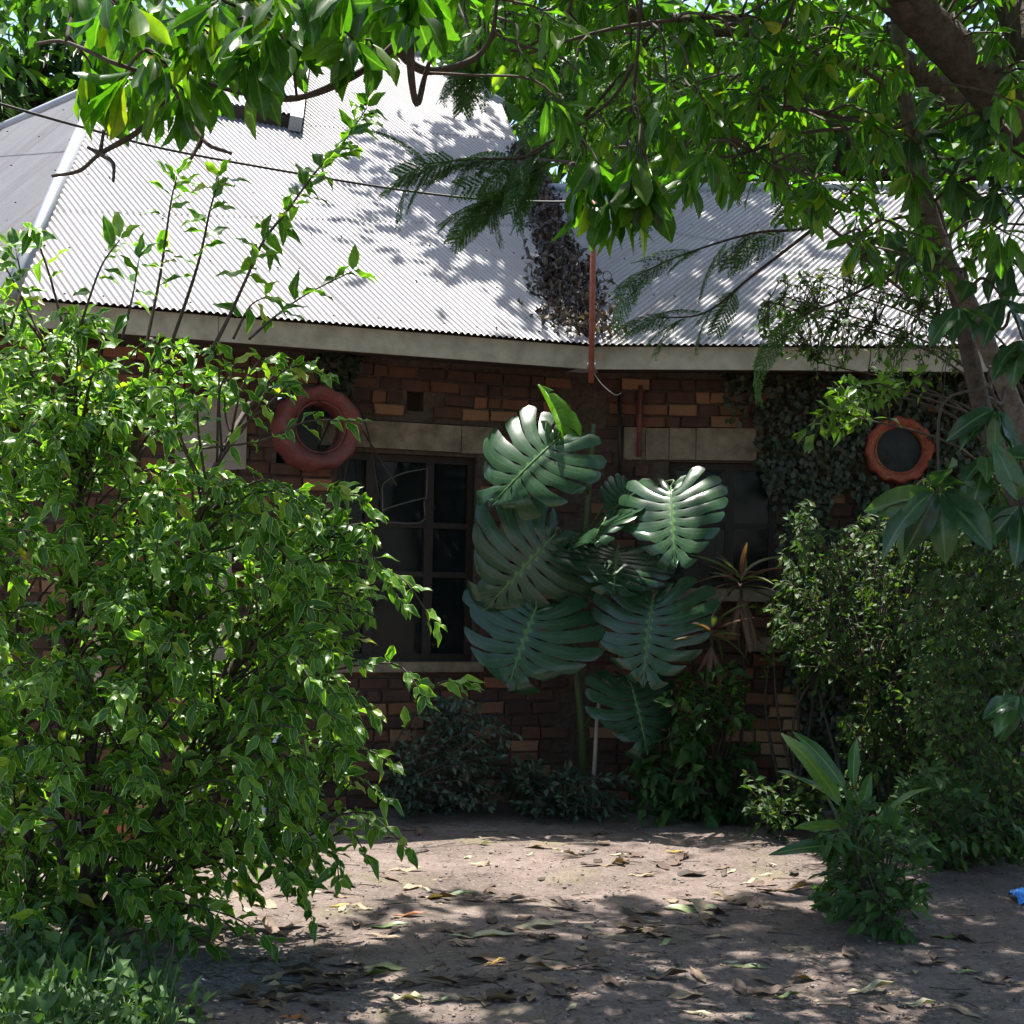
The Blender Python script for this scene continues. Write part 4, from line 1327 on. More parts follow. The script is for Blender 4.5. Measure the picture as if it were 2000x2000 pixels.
# ------------------------------------------------------------------ slender tree on the right
sl_base = gnd(2010, 1700)
sl_base = np.array([2.75, 6.9, 0])
slim = thing('slender_tree', 'slender leaning tree with large drooping leaves at the right edge', 'tree', sl_base)
tk = spline([sl_base, at(2010, 1200, 6.9), at(1975, 960, 6.9), at(1925, 800, 6.85), at(1890, 715, 6.8), at(1835, 590, 6.7), at(1790, 500, 6.65), at(1755, 405, 6.6), at(1725, 280, 6.6), at(1700, 120, 6.6), at(1690, -60, 6.6)], 7)
V, F = tube(tk, 0.05, 0.03, 10, 0.04); part('trunk', V, F, mat_plain('pale_bark', (0.075, 0.062, 0.05), (0.17, 0.145, 0.12), 30, 0.85, 0.6, 0.01), slim, True)
V, F = tube(spline([at(1990, 1100, 7.2), at(1870, 820, 7.25), at(1832, 680, 7.2), at(1815, 600, 7.15), at(1790, 500, 7.0), at(1760, 380, 6.9)], 6), 0.05, 0.03, 8, 0.04); part('stem', V, F, M['bark'], slim, True)
pos, dirs, sc, tubes_ = [], [], [], []
for (u, v), d0, n_, ln, dr in [((1770, 925), 5.9, 11, 0.27, 0.55), ((1810, 575), 6.0, 5, 0.2, 0.5), ((1880, 770), 6.2, 6, 0.2, 0.9), ((1890, 560), 6.3, 6, 0.2, 0.7), ((1905, 480), 6.4, 7, 0.19, 0.7), ((1930, 640), 6.2, 6, 0.2, 0.8), ((1860, 860), 6.1, 6, 0.21, 0.8),
                           ((1925, 950), 6.0, 7, 0.22, 0.7), ((1925, 1310), 6.1, 5, 0.17, 0.8), ((1740, 470), 6.6, 7, 0.17, 0.6), ((1650, 440), 6.5, 6, 0.16, 0.6), ((1800, 330), 6.4, 8, 0.18, 0.6), ((1890, 350), 6.3, 8, 0.18, 0.6), ((1720, 250), 6.3, 9, 0.17, 0.6), ((1860, 230), 6.2, 8, 0.17, 0.6)]:
    p0 = at(u, v, d0)
    src = nearest(tk, p0 + np.array([0.1, 0, 0.05]))
    tubes_.append(tube(twig_path(src, p0, 0.12, 4), 0.009, 0.005, 6))
    p_, d_ = whorl(p0, nrm(p0 - src) * 0.6 + np.array([0, -0.3, 0.3]), n_, dr, 1.0)
    pos += p_; dirs += d_; sc += [ln * (0.8 + 0.4 * rng.random()) for _ in p_]
pos, dirs = np.array(pos), np.array(dirs)
foliage(slim, 'big', M['bigleaf'], pos, frames(dirs, upv(len(pos), 0.4, (0, -0.5, 1))), np.array(sc), keep=250)
branchset(slim, 'twigs', tubes_, M['twig'])

# ------------------------------------------------------------------ wall creepers
def creeper(name, label, poly, n_, K, sc0, mat, thick=0.05, hole=0.0, keep=0):
    pts = sample_poly(poly, K)
    f = np.sin(pts[:, 0] * 0.021 + 1.3 * np.sin(pts[:, 1] * 0.017)) + np.sin(pts[:, 1] * 0.031 + pts[:, 0] * 0.013) + 0.5 * rng.standard_normal(K)
    pts = pts[(f > hole) & (np.hypot(pts[:, 0] - 1692, pts[:, 1] - 850) > 66) & (np.hypot((pts[:, 0] - 1484) / 32, (pts[:, 1] - 1362) / 66) > 0.9 + 0.25 * rng.random(len(pts))) & (np.hypot((pts[:, 0] - 1590) / 26, (pts[:, 1] - 965) / 40) > 1)]
    pos = np.array([onp(u, v, W0 + n_ * (0.02 + thick * rng.random()), n_) for u, v in pts])
    b_ = onp(*poly[-1], W0 + n_ * 0.05, n_)
    root = thing(name, label, 'climbing plant', b_)
    k = len(pos)
    dirs = np.array([0, 0, -1.0]) + 0.7 * rng.standard_normal((k, 3)) + n_ * 0.35
    foliage(root, 'ivy', mat, pos, frames(dirs, n_ + np.array([0, 0, 0.25]) + 0.35 * rng.standard_normal((k, 3))), sc0 * (0.7 + 0.6 * rng.random(k)))
    for i in range(6):
        a = pos[rng.integers(k)]; b2 = a + np.array([0.2 * rng.standard_normal(), 0, -0.8])
        V, F = tube(spline([a, (a + b2) / 2 + 0.05 * rng.standard_normal(3), b2], 5), 0.006, 0.005, 5); part('vine_stem', V, F, M['twig'], root, True)
    return root


creeper('wall_creeper', 'dark small-leaved creeper covering the right wall around the red tyre', [(1365, 700), (1400, 705), (2000, 705), (2000, 1560), (1500, 1560), (1480, 1200), (1475, 1100), (1462, 960), (1425, 860), (1425, 800), (1370, 790)], nR, 17000, 0.052, M['ivy'], 0.1, -1.6)
creeper('wall_creeper', 'small dark creeper patch high on the left wall between tyre and bricks', [(600, 655), (690, 668), (672, 700), (655, 760), (620, 740), (590, 690)], nL, 420, 0.05, M['ivy'], 0.05, -9)

# ------------------------------------------------------------------ shrubs and low plants on the right and along the wall
def shrub(name, label, base, poly, drange, ntip, leaf, mat, lsize, nleaf, keep=0, droop=0.3, cat='shrub', stems_n=5, twlen=0.35, pair=True, stemmat='twig', group=None, rise=False):
    root = thing(name, label, cat, base, group)
    tips = [at(u, v, rng.uniform(*drange)) for u, v in sample_poly(poly, ntip)]
    tips = [t_ for t_ in tips if t_[2] > 0.02]
    sts = []
    for i in range(stems_n):
        tp = tips[rng.integers(len(tips))]
        j_ = base + np.array([0.06 * rng.standard_normal(), 0.06 * rng.standard_normal(), 0])
        c_ = spline([j_, j_ + [0, 0, tp[2] * 0.55], j_ * 0.6 + tp * 0.4 + [0, 0, (tp[2]) * 0.5], tp], 6) if rise else spline([j_, base * 0.45 + tp * 0.55 + np.array([0, 0, 0.05]) + 0.05 * rng.standard_normal(3), tp], 6)
        sts.append(c_); V, F = tube(c_, 0.014, 0.004, 6); part('stem', V, F, M[stemmat], root, True)
    A_ = np.concatenate(sts)
    pos, dirs, tb_ = [], [], []
    for tp in tips:
        src = nearest(A_, tp + np.array([0, 0, -0.15]))
        L = np.linalg.norm(tp - src)
        if L > twlen: src = tp + (src - tp) * twlen / L
        if L < 0.05: src = tp + np.array([0, 0, -0.1])
        pa = twig_path(src, tp, 0.1, 3); tb_.append(tube(pa, 0.004, 0.002, 4))
        p_, d_ = twig_leaves(pa, nleaf, droop, 0.9, pair); pos += p_; dirs += d_
    pos, dirs = np.array(pos), np.array(dirs)
    foliage(root, leaf, mat, pos, frames(dirs, upv(len(pos), 0.45, (0, -0.4, 1))), lsize * (0.65 + 0.7 * rng.random(len(pos))), keep=keep)
    branchset(root, 'twigs', tb_, M[stemmat])
    return root


shrub('hedge_shrub', 'olive green small-leaved shrub below the red tyre on the right wall', gnd(1640, 1575), [(1440, 1150), (1475, 1000), (1520, 930), (1570, 1010), (1640, 960), (1690, 930), (1760, 900), (1830, 960), (1840, 1400), (1800, 1580), (1580, 1540), (1590, 1440), (1580, 1300), (1470, 1230)], (9.1, 10.4), 720, 'small', M['hedge'], 0.055, 5, keep=150, droop=0.8)
shrub('hedge_shrub', 'dense olive shrub filling the right edge below the slender tree', gnd(1880, 1620), [(1700, 1160), (1760, 1010), (1850, 860), (1920, 760), (2000, 740), (2000, 1640), (1800, 1620), (1740, 1520), (1700, 1300)], (8.0, 9.8), 640, 'small', M['hedge'], 0.055, 5, keep=150, droop=0.8)
shrub('trailing_shrub', 'bright lime small-leaved sprays on the right wall left of the hedge', gnd(1500, 1560), [(1425, 1140), (1480, 1110), (1560, 1130), (1600, 1200), (1560, 1270), (1500, 1275), (1440, 1260), (1445, 1190)], (9.9, 10.35), 46, 'small', M['lime'], 0.055, 4, keep=100)
shrub('thorny_shrub', 'thin wiry shrub with tiny dark leaves in front of the right eaves', gnd(2010, 1600), [(1420, 600), (1480, 520), (1640, 480), (1800, 480), (1820, 690), (1680, 720), (1560, 700), (1460, 670)], (8.4, 9.4), 260, 'small', M['hedge'], 0.04, 4, keep=60, twlen=0.4, stems_n=7, rise=True)
shrub('leafy_spray', 'yellow-green sunlit spray of leaves left of the red tyre window', gnd(2010, 1660), [(1490, 800), (1540, 730), (1700, 690), (1780, 700), (1700, 740), (1620, 760), (1600, 830), (1510, 850)], (8.0, 8.8), 26, 'small', M['lime'], 0.08, 4, keep=150, twlen=0.45, stems_n=4, rise=True)
shrub('grey_green_shrub', 'low grey-green shrub against the dark brick below the left window', gnd(830, 1530), [(740, 1400), (790, 1330), (880, 1310), (950, 1340), (975, 1380), (960, 1440), (920, 1530), (760, 1540), (720, 1500)], (9.7, 10.5), 170, 'small', M['greyshrub'], 0.05, 5, keep=150)
shrub('low_plant', 'dark low leafy plant at the foot of the wall below the split leaves', gnd(1090, 1535), [(940, 1450), (1000, 1420), (1060, 1450), (1180, 1470), (1200, 1545), (940, 1545)], (9.85, 10.5), 120, 'small', M['greyshrub'], 0.06, 4, keep=60)
shrub('low_plant', 'mid green broad-leaved plant at the wall foot right of the split leaves', gnd(1290, 1540), [(1190, 1430), (1250, 1330), (1330, 1240), (1400, 1260), (1420, 1460), (1400, 1545), (1200, 1545)], (9.8, 10.4), 95, 'bush', M['weed'], 0.11, 3, keep=120)
shrub('low_plant', 'dark leafy plant on the ground left of the ginger clump', gnd(1480, 1560), [(1400, 1460), (1480, 1465), (1560, 1470), (1580, 1560), (1420, 1570)], (9.2, 10.0), 70, 'small', M['hedge'], 0.06, 4, keep=80)
shrub('fern', 'drooping bright fern-like spray beside the lowest split leaf', gnd(1330, 1540), [(1250, 1310), (1290, 1280), (1400, 1280), (1420, 1310), (1370, 1350), (1270, 1345)], (9.9, 10.15), 22, 'small', M['lime'], 0.05, 5, keep=100, cat='fern')
shrub('low_plant', 'dark green bushy plant right of the ginger clump at the hedge foot', gnd(1800, 1640), [(1690, 1480), (1760, 1440), (1860, 1500), (1932, 1560), (1900, 1640), (1720, 1640)], (7.7, 8.8), 90, 'small', M['weed'], 0.07, 4, keep=100)

# cordylines
def cordyline(label, u, v, d0, base_uv, n, size):
    top_ = at(u, v, d0)
    b_ = np.array([top_[0] + 0.02, top_[1] + 0.25, 0])
    root = thing('cordyline', label, 'plant', b_, 'pinkish strap-leaved plants by the right window')
    V, F = tube(spline([b_, (b_ + top_) / 2 + [0.04, 0.05, 0.1], top_], 6), 0.014, 0.012, 7); part('stem', V, F, M['twig'], root, True)
    an = np.arange(n) * 2.4
    lift = np.linspace(1.0, -0.15, n)
    dirs = np.stack([np.cos(an), np.sin(an) * 0.8, lift], 1) + 0.12 * rng.standard_normal((n, 3))
    pos = top_ + np.stack([0 * an, 0 * an, 0.05 * lift], 1)
    foliage(root, 'strap', M['cordyline'], pos, frames(dirs, np.tile([0, -0.2, 1.0], (n, 1)) + 0.1 * rng.standard_normal((n, 3))), size * (0.75 + 0.4 * rng.random(n)), keep=n)
    m_ = n // 2
    an = rng.random(m_) * 6.28
    dirs = np.stack([np.cos(an) * 0.4, np.sin(an) * 0.4, -np.ones(m_)], 1)
    foliage(root, 'strap', M['cordyline_dead'], top_ + np.stack([0 * an, 0 * an, -0.05 - 0.04 * rng.random(m_)], 1), frames(dirs, rng.standard_normal((m_, 3)) * .3 + [0, -1, .3]), size * (0.7 + 0.4 * rng.random(m_)), keep=m_, part_name='dead_leaf')
cordyline('taller pinkish strap-leaved plant with dead leaves hanging under the right window', 1398, 1105, 10.1, None, 22, 0.33)
cordyline('shorter pink and green strap-leaved plant in front of its taller twin', 1342, 1200, 9.95, None, 14, 0.27)

# ginger-like clump on the right
gb = gnd(1640, 1735)
ging = thing('ginger_clump', 'clump of long pointed green leaves growing from the dirt yard', 'plant', gb)
GL = [((1590, 1530), (1510, 1372), 0.5), ((1598, 1500), (1535, 1375), 0.5), ((1560, 1500), (1475, 1440), 0.55), ((1612, 1490), (1605, 1385), 0.6), ((1600, 1560), (1500, 1555), 0.4), ((1620, 1560), (1640, 1450), 0.5), ((1650, 1560), (1720, 1460), 0.6),
      ((1600, 1600), (1490, 1580), 0.3), ((1640, 1590), (1700, 1540), 0.4), ((1590, 1640), (1520, 1650), 0.4), ((1660, 1620), (1745, 1580), 0.5), ((1575, 1620), (1530, 1600), 0.3), ((1625, 1660), (1560, 1700), 0.3), ((1680, 1650), (1740, 1640), 0.5), ((1610, 1600), (1590, 1520), 0.3)]
pos, dirs, sc = [], [], []
for bp, tp, dd in GL:
    a = at(*bp, gb[1] - 0.05 + 0.12 * rng.standard_normal()); b_ = at(*tp, a[1] - 0.03 + 0.07 * rng.standard_normal())
    pos.append(a); dirs.append(b_ - a); sc.append(np.linalg.norm(b_ - a) * 0.98)
    V, F = tube(spline([gb + np.array([0.12 * rng.standard_normal(), 0.08 * rng.standard_normal(), 0]), (gb + a) / 2 + np.array([0.03 * rng.standard_normal(), 0, 0.08]), a], 5), 0.009, 0.006, 6); part('stem', V, F, M['greenstem'], ging, True)
foliage(ging, 'ginger', M['ginger'], np.array(pos), frames(np.array(dirs), upv(len(pos), 0.35, (-0.2, -0.8, 0.8))), np.array(sc), keep=60)
shrub('low_plant', 'dark bushy undergrowth round the foot of the ginger clump', gnd(1640, 1750), [(1560, 1540), (1640, 1500), (1740, 1560), (1740, 1700), (1700, 1760), (1560, 1755), (1510, 1720), (1540, 1660)], (6.7, 7.5), 90, 'bush', M['weed'], 0.085, 3, keep=150)

# weeds and grass in the bottom left corner
wd_base = gnd(120, 1880)
K = 300
wp = [gnd(u + 45 * rng.standard_normal(), v + 12 * abs(rng.standard_normal())) for u, v in sample_poly([(-80, 1800), (130, 1815), (230, 1850), (290, 1900), (300, 2060), (-80, 2060)], K)]
weeds = thing('weed_patch', 'dense low weeds and grass in the bottom left corner of the yard', 'weeds', wd_base)
weeds['kind'] = 'stuff'
pos, dirs, sc, tb_ = [], [], [], []
for p_ in wp:
    h = 0.07 + 0.16 * rng.random()
    tp = p_ + np.array([0.06 * rng.standard_normal(), 0.06 * rng.standard_normal(), h])
    pa = spline([p_, (p_ + tp) / 2 + 0.01 * rng.standard_normal(3), tp], 3); tb_.append(tube(pa, 0.003, 0.002, 4))
    a_, d_ = twig_leaves(pa, 3, 0.15, 0.9); pos += a_; dirs += d_; sc += [0.06 * (0.6 + 0.7 * rng.random()) for _ in a_]
pos, dirs = np.array(pos), np.array(dirs)
foliage(weeds, 'small', M['weed'], pos, frames(dirs, upv(len(pos), 0.4)), np.array(sc))
K = 380
gp = np.array([gnd(u, v) for u, v in sample_poly([(-80, 1790), (120, 1800), (250, 1860), (320, 1920), (320, 2060), (-80, 2060)], K)])
foliage(weeds, 'blade', M['weed'], gp, frames(np.stack([0.5 * rng.standard_normal(K), 0.5 * rng.standard_normal(K), np.ones(K)], 1), rng.standard_normal((K, 3))), 0.12 + 0.16 * rng.random(K), rest_name='grass')
branchset(weeds, 'weed_stems', tb_, M['greenstem'])

# ------------------------------------------------------------------ trees and palm behind the house
def far_tree(label, base, ch, cr, n, mat, lsize, seed, lean=(0, 0)):
    r_ = np.random.default_rng(seed)
    base = np.array(base, float)
    root = thing('background_tree', label, 'tree', base, 'trees behind the house')
    topc = base + [lean[0], lean[1], ch]
    V, F = tube(spline([base, base + [0.15 + lean[0] * .3, lean[1] * .3, ch * 0.5], topc], 6), 0.2, 0.07, 9, 0.03); part('trunk', V, F, M['bark'], root, True)
    cl = []
    for i in range(34):
        d = nrm(r_.standard_normal(3)); rr_ = r_.random() ** 0.4
        cl.append(topc + d * rr_ * np.array(cr))
    tb_ = []
    pos, dirs = [], []
    per = n // len(cl)
    for c_ in cl:
        tb_.append(tube(twig_path(base + (topc - base) * (0.7 + 0.3 * r_.random()), c_, 0.1, 3), 0.04, 0.012, 5))
        q = c_ + r_.standard_normal((per, 3)) * 0.42
        pos.append(q); dirs.append((q - c_) * 1.2 + [0, 0, -0.4] + 0.5 * r_.standard_normal((per, 3)))
    pos, dirs = np.concatenate(pos), np.concatenate(dirs)
    foliage(root, 'low', mat, pos, frames(dirs, upv(len(pos), 0.5)), lsize * (0.7 + 0.6 * r_.random(len(pos))), rest_name='crown')
    branchset(root, 'branches', tb_, M['bark'])


far_tree('dark green tree rising behind the roof at the far left', (-5.6, 17.5, 0), 7.3, (2.2, 1.8, 1.9), 4600, M['far'], 0.26, 1)
far_tree('green tree behind the ridge at the top centre of the roof', (-2.2, 19.5, 0), 8.8, (2.4, 1.8, 1.7), 3400, M['far'], 0.28, 2)
far_tree('bright green tree behind the right roof ridge under the canopy', (3.6, 17.0, 0), 6.6, (2.4, 1.6, 2.3), 4600, M['far'], 0.26, 3)
far_tree('tall tree behind the house at the far right edge', (6.6, 16.0, 0), 5.6, (2.2, 1.8, 2.8), 4200, M['far'], 0.26, 4)
far_tree('tall tree behind the house between the two ridges', (1.0, 18.5, 0), 7.6, (2.2, 1.8, 2.2), 3600, M['far'], 0.27, 5)
far_tree('spreading tree behind the house whose crown shades the upper roof', (1.3, 17.4, 0), 9.6, (1.25, 1.5, 1.0), 5600, M['far'], 0.27, 6, (-0.75, -3.5))
# palm with long fronds
pb_ = np.array([-6.4, 18.0, 0.0])
palm = thing('palm_tree', 'palm with long drooping fronds behind the roof at the top left', 'palm', pb_)
crown = pb_ + [0, 0, 7.0]
V, F = tube(spline([pb_, pb_ + [0.1, 0, 3], crown], 6), 0.16, 0.11, 10, 0.03); part('trunk', V, F, M['bark'], palm, True)
for i in range(16):
    an = i * 2.4
    el = 0.9 - 1.1 * (i / 16)
    d = np.array([math.cos(an), math.sin(an), el])
    c_ = spline([crown, crown + d * 0.9, crown + d * 1.7 + [0, 0, -0.35], crown + d * 2.3 + [0, 0, -1.1]], 8)
    V, F = tube(c_, 0.02, 0.006, 5); fo = part('frond', V, F, M['greenstem'], palm, True)
    pos, dirs = [], []
    for k in range(3, len(c_) - 1):
        t = nrm(c_[k + 1] - c_[k - 1]); s_ = nrm(np.cross(t, ZUP))
        for sd in (1, -1):
            for q in (0, 0.5):
                pos.append(c_[k] + (c_[k + 1] - c_[k]) * q); dirs.append(s_ * sd + t * 0.7 + [0, 0, -0.35])
    pos, dirs = np.array(pos), np.array(dirs)
    foliage(fo, 'strap', M['palm'], pos, frames(dirs, np.tile([0, 0, 1.0], (len(pos), 1))), np.full(len(pos), 0.5), rest_name='leaflets')

# ------------------------------------------------------------------ small things half hidden behind the shrub, and the blue scrap
cb = gnd(445, 1545)
chair = thing('plastic_chair', 'white plastic chair mostly hidden behind the left shrub', 'chair', cb)
X_, Y_ = np.array([1, 0, 0.0]), np.array([0, 1, 0.0])
for sx in (-0.2, 0.18):
    for sy in (-0.18, 0.18):
        V, F = box(cb, X_, Y_, ZUP, (sx, sx + 0.035), (sy, sy + 0.035), (0, 0.4)); part('leg', V, F, M['white'], chair)
V, F = box(cb, X_, Y_, ZUP, (-0.22, 0.24), (-0.2, 0.24), (0.4, 0.425)); part('seat', V, F, M['white'], chair)
for k in range(5):
    V, F = box(cb, X_, nrm(np.array([0, 1, 0.0])), nrm(np.array([0, 0.18, 1])), (-0.2 + k * 0.088, -0.14 + k * 0.088), (0.215, 0.235), (0.36, 0.8)); part('back_slat', V, F, M['white'], chair)
V, F = box(cb, X_, Y_, nrm(np.array([0, 0.18, 1])), (-0.22, 0.24), (0.21, 0.24), (0.8, 0.86)); part('back_rail', V, F, M['white'], chair)


def pot(name, label, cat, base, r0, r1, h, mat, lip=True):
    n = 28
    prof = [(0.0, 0.0), (r0, 0.0), ((r0 + r1) / 2, h * 0.5), (r1, h * 0.93), (r1 * 1.08, h * 0.94), (r1 * 1.08, h), (r1 * 0.96, h), (r1 * 0.9, h * 0.85), (0.0, h * 0.84)]
    V = [(r * math.cos(2 * math.pi * i / n), r * math.sin(2 * math.pi * i / n), z) for i in range(n) for r, z in prof]
    m_ = len(prof)
    F = np.array([[i * m_ + k, ((i + 1) % n) * m_ + k, ((i + 1) % n) * m_ + k + 1, i * m_ + k + 1] for i in range(n) for k in range(m_ - 1)])
    return tag(link(name, build_mesh(name, V, F, mat, True), loc=base.tolist()), label, cat)


pot('clay_pot', 'orange clay pot half hidden behind the left shrub', 'pot', gnd(232, 1590), 0.09, 0.13, 0.2, M['orange'])
bk = gnd(376, 1585)
bucket = pot('blue_bucket', 'small blue plastic bucket behind the left shrub beside the chair', 'bucket', bk, 0.07, 0.09, 0.17, M['blue'])
hb = [(0.094 * math.cos(a), 0, 0.16 + 0.1 * math.sin(a)) for a in np.linspace(0, math.pi, 12)]
V, F = tube(hb, 0.003, 0.003, 5); link('handle', build_mesh('handle', V, F, M['greymetal'], True), bucket)
# crumpled blue plastic bag at the right edge
sb_ = gnd(1950, 1708)
n = 14
V, F = [], []
for i in range(n + 1):
    for k in range(n + 1):
        x, y = (i / n - 0.5) * 0.2, (k / n - 0.5) * 0.18
        rr_ = max(0, 1 - (abs(x / 0.13) ** 2.5 + abs(y / 0.11) ** 2.5) * 0.5)
        V.append((x, y, 0.01 + 0.055 * rr_ + 0.016 * math.sin(31 * x + 11 * y) * math.cos(47 * y - 13 * x) + 0.006 * rng.standard_normal()))
F = np.array([[i * (n + 1) + k, (i + 1) * (n + 1) + k, (i + 1) * (n + 1) + k + 1, i * (n + 1) + k + 1] for i in range(n) for k in range(n)])
tag(link('plastic_bag', build_mesh('plastic_bag', V, F, M['blue']), loc=sb_.tolist()), 'crumpled blue plastic bag on the ground at the right edge', 'bag')

# ------------------------------------------------------------------ fallen leaves
def fallen(u, v, L, mat, label, yaw=None, group=None, vi=None, kind='fallen'):
    p_ = gnd(u, v)
    p_[2] = hfun(p_[0], p_[1])
    yaw = rng.random() * 6.28 if yaw is None else yaw
    vi = int(rng.integers(0, len(T[kind]))) if vi is None else vi
    up = nrm(np.array([0, 0, 1.0]) + 0.09 * rng.standard_normal(3))
    R = frames(np.array([[math.cos(yaw), math.sin(yaw), 0.06 * rng.standard_normal()]]), up[None])[0]
    V = T[kind][vi][0] @ (R * L).T
    p_ = p_ + np.array([-0.5 * L * math.cos(yaw), -0.5 * L * math.sin(yaw), 0.004 - np.percentile(V[:, 2], 12)])
    Mx = Matrix((R * L).tolist()).to_4x4(); Mx.translation = p_.tolist()
    o = link('fallen_leaf', tmesh(kind, vi, mat), M=Mx)
    return tag(o, label, 'leaf', group)


NAMED = [((550, 1923), 0.10, 'fallorange', 'orange-yellow fallen leaf at the bottom edge left of centre', 0.3), ((488, 1893), 0.09, 'fallorange', 'small orange fallen leaf near the bottom left weeds', 0.1), ((935, 1822), 0.09, 'fallyellow', 'orange-yellow fallen leaf in the middle foreground shade', 0.2),
         ((1272, 1602), 0.12, 'fallyellow', 'bright yellow fallen leaf on the sunlit strip of earth', 0.1), ((640, 1712), 0.11, 'fallyellow', 'yellow fallen leaf beside the left shrub tip', 0.5), ((770, 1732), 0.15, 'fallorange', 'orange-red fallen leaf left of centre at the sunlit edge', 0.0),
         ((735, 1748), 0.2, 'fallgreen', 'long green fallen leaf just below the orange one', 0.1), ((690, 1835), 0.19, 'fallgreen', 'fat yellow-green fallen leaf in the left foreground', 0.1), ((730, 1822), 0.2, 'fallgreen', 'olive green fallen leaf lying behind the fat yellow-green one', 3.0),
         ((905, 1775), 0.3, 'pale', 'long pale curled leaf in the centre foreground', 0.05), ((860, 1688), 0.2, 'fallgreen', 'dull green fallen leaf above the long pale one', 0.2), ((905, 1627), 0.15, 'pale', 'pale cream fallen leaf on the sunlit earth', 0.2),
         ((1000, 1612), 0.07, 'pale', 'tiny white rounded leaf on the mossy sunlit patch', 0.4), ((1300, 1718), 0.3, 'fallgreen', 'long green and yellow curled leaf right of centre', -0.3), ((1255, 1782), 0.11, 'fallgreen', 'small upright green leaf in the right foreground shade', 0.9),
         ((1480, 1880), 0.14, 'fallgreen', 'pale green round leaf near the bottom right', 0.2), ((1410, 1830), 0.17, 'fallgreen', 'green fallen leaf with long stalk in the right foreground', -0.2), ((1790, 1762), 0.2, 'fallgreen', 'flat light green leaf in front of the ginger clump', 0.1),
         ((1815, 1835), 0.15, 'fallgreen', 'yellow-green leaf at the right in the foreground shade', 0.1), ((760, 1885), 0.19, 'pale', 'pale green curled leaf near the bottom edge', -0.5), ((835, 1890), 0.12, 'fallgreen', 'bright yellow-green leaf beside the pale curled one', 0.4),
         ((1490, 1560), 0.15, 'pale', 'pale straw leaf at the foot of the wall plants', 0.3), ((1730, 1900), 0.15, 'pale', 'cream dry leaf in the bottom right corner', 0.1), ((1880, 1850), 0.15, 'dry', 'tan curled leaf near the right edge of the yard', 0.3),
         ((1165, 1608), 0.12, 'pale', 'pale yellow leaf left of the bright yellow one', 0.1), ((1380, 1640), 0.1, 'pale', 'cream upright leaf on the right end of the sunlit strip', 0.9), ((1010, 1752), 0.22, 'pale', 'long grey-white curled leaf right of centre', 0.0),
         ((1190, 1760), 0.16, 'pale', 'short pale curled leaf below the split-leaf plant in shade', 0.2), ((1750, 1822), 0.17, 'dry', 'rosy dry leaf in the right foreground', 0.0), ((1640, 1870), 0.2, 'pale', 'sunlit pale leaf fragment at the lower right', 0.1)]
for (u, v), L, mt, lb, yw in NAMED:
    fallen(u, v, L, M[mt], lb, yw)
yard = [(330, 1640), (560, 1560), (760, 1545), (1000, 1535), (1400, 1550), (1560, 1620), (1560, 1760), (1932, 1760), (1932, 1932), (330, 1932), (420, 1820), (250, 1760)]
def place_words(u, v):
    side = 'left' if u < 760 else ('middle' if u < 1250 else 'right')
    depth = 'sunlit strip near the house' if v < 1660 else ('half-shaded middle of the yard' if v < 1780 else 'shaded front of the yard')
    return side, depth


centres = sample_poly(yard, 22)
near = [tuple(centres[rng.integers(22)] + rng.standard_normal(2) * [70, 16]) for _ in range(140)]
near = [q for q in near if in_poly(np.array([q]), yard)[0]]
for (u, v) in near + [tuple(q) for q in sample_poly(yard, 230 - len(near))]:
    L = rng.uniform(0.08, 0.22)
    sd, dp = place_words(u, v)
    fallen(u, v, L, M['dry'], '%s brown dry leaf on the %s, %s part' % ('large' if L > 0.15 else ('medium' if L > 0.11 else 'small'), dp, sd), None, 'dry brown leaves scattered over the yard')
for (u, v) in sample_poly(yard, 30):
    sd, dp = place_words(u, v)
    fallen(u, v, rng.uniform(0.06, 0.13), M['pale'], 'small pale dead leaf on the %s, %s part' % (dp, sd), None, 'small pale leaves scattered over the yard')
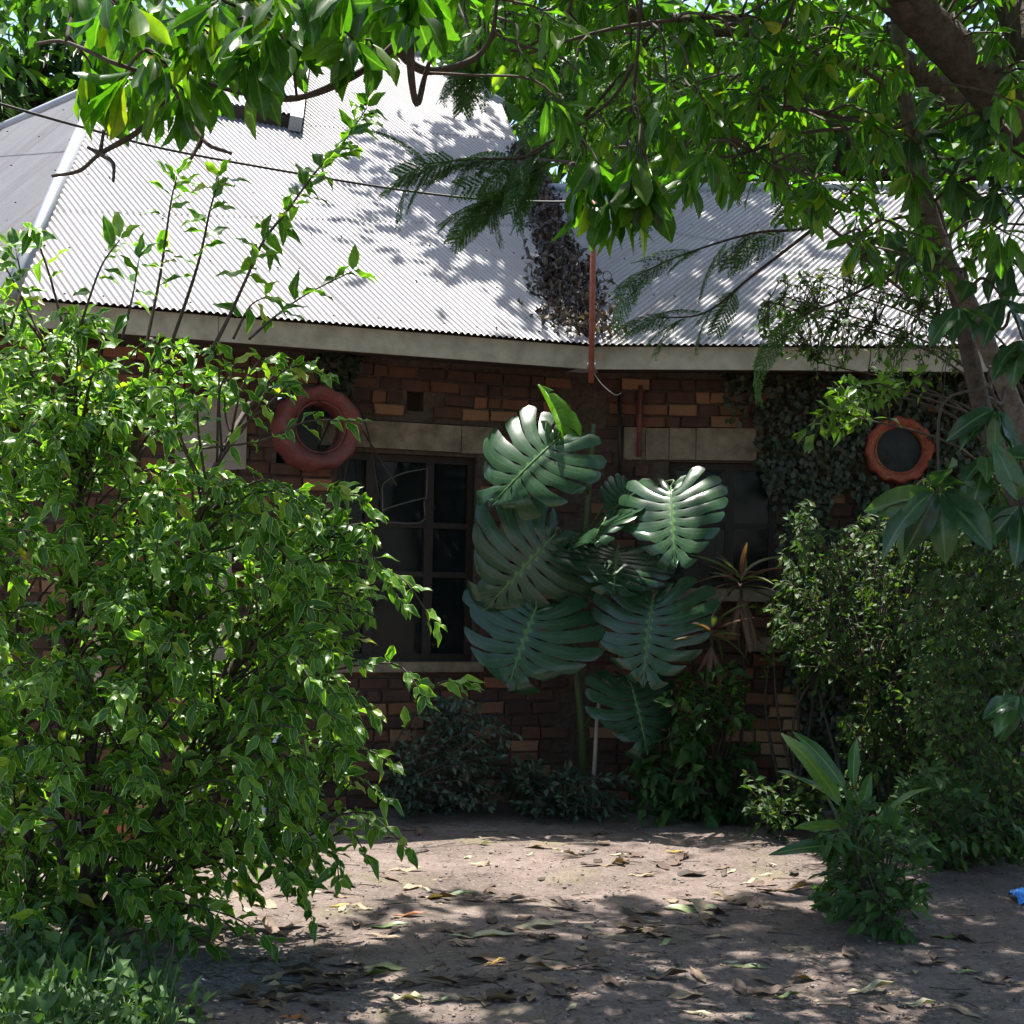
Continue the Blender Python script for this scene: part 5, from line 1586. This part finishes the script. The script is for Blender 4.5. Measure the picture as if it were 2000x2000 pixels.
# crumbs of litter, twigs and pebbles nobody could count
K = 6500
lp = np.array([gnd(u, v) for u, v in sample_poly([(0, 1560), (700, 1545), (1932, 1560), (1932, 1990), (0, 1990)], K)])
lp[:, 2] = hfun(lp[:, 0], lp[:, 1]) + 0.004
lit = thing('leaf_litter', 'crumbs of dry leaf scattered over the bare yard', 'litter', (0, 7, 0)); lit['kind'] = 'stuff'
foliage(lit, 'fallen', M['dry'], lp, frames(rng.standard_normal((K, 3)) * [1, 1, .05], rng.standard_normal((K, 3)) * .15 + [0, 0, 1]), 0.012 + 0.03 * rng.random(K) ** 2, rest_name='crumbs')
mb = MB()
for p2 in sample_poly([(0, 1545), (1932, 1545), (1932, 1990), (0, 1990)], 4200):
    p_ = gnd(*p2)
    r = 0.003 + 0.010 * rng.random() ** 4
    V = np.array([(1, 0, 0), (-1, 0, 0), (0, 1, 0), (0, -1, 0), (0, 0, 0.8), (0, 0, -0.8)]) * r * (0.7 + 0.6 * rng.random((6, 1))) + p_ + [0, 0, hfun(p_[0], p_[1]) + r * 0.3]
    mb.add(V, np.array([[0, 2, 4], [2, 1, 4], [1, 3, 4], [3, 0, 4], [2, 0, 5], [1, 2, 5], [3, 1, 5], [0, 3, 5]]))
peb = tag(link('gravel', mb.mesh('gravel', M['stone'], True)), 'small stones scattered over the bare earth', 'gravel', kind='stuff')
mb = MB()
for i in range(160):
    p_ = gnd(*sample_poly([(200, 1560), (1500, 1545), (1932, 1760), (1932, 1990), (300, 1990)], 1)[0]); p_[2] = hfun(p_[0], p_[1]) + 0.005
    a = rng.random() * 6.28; L = 0.04 + 0.14 * rng.random()
    q = p_ + np.array([math.cos(a), math.sin(a), 0.02 * rng.random()]) * L
    mb.add(*tube(spline([p_, (p_ + q) / 2 + 0.012 * rng.standard_normal(3) * [1, 1, .3], q], 3), 0.0025, 0.0015, 4))
tag(link('fallen_twigs', mb.mesh('fallen_twigs', M['twig'], True)), 'thin broken twigs scattered over the yard', 'twigs', kind='stuff')
print('objects', len(bpy.data.objects))
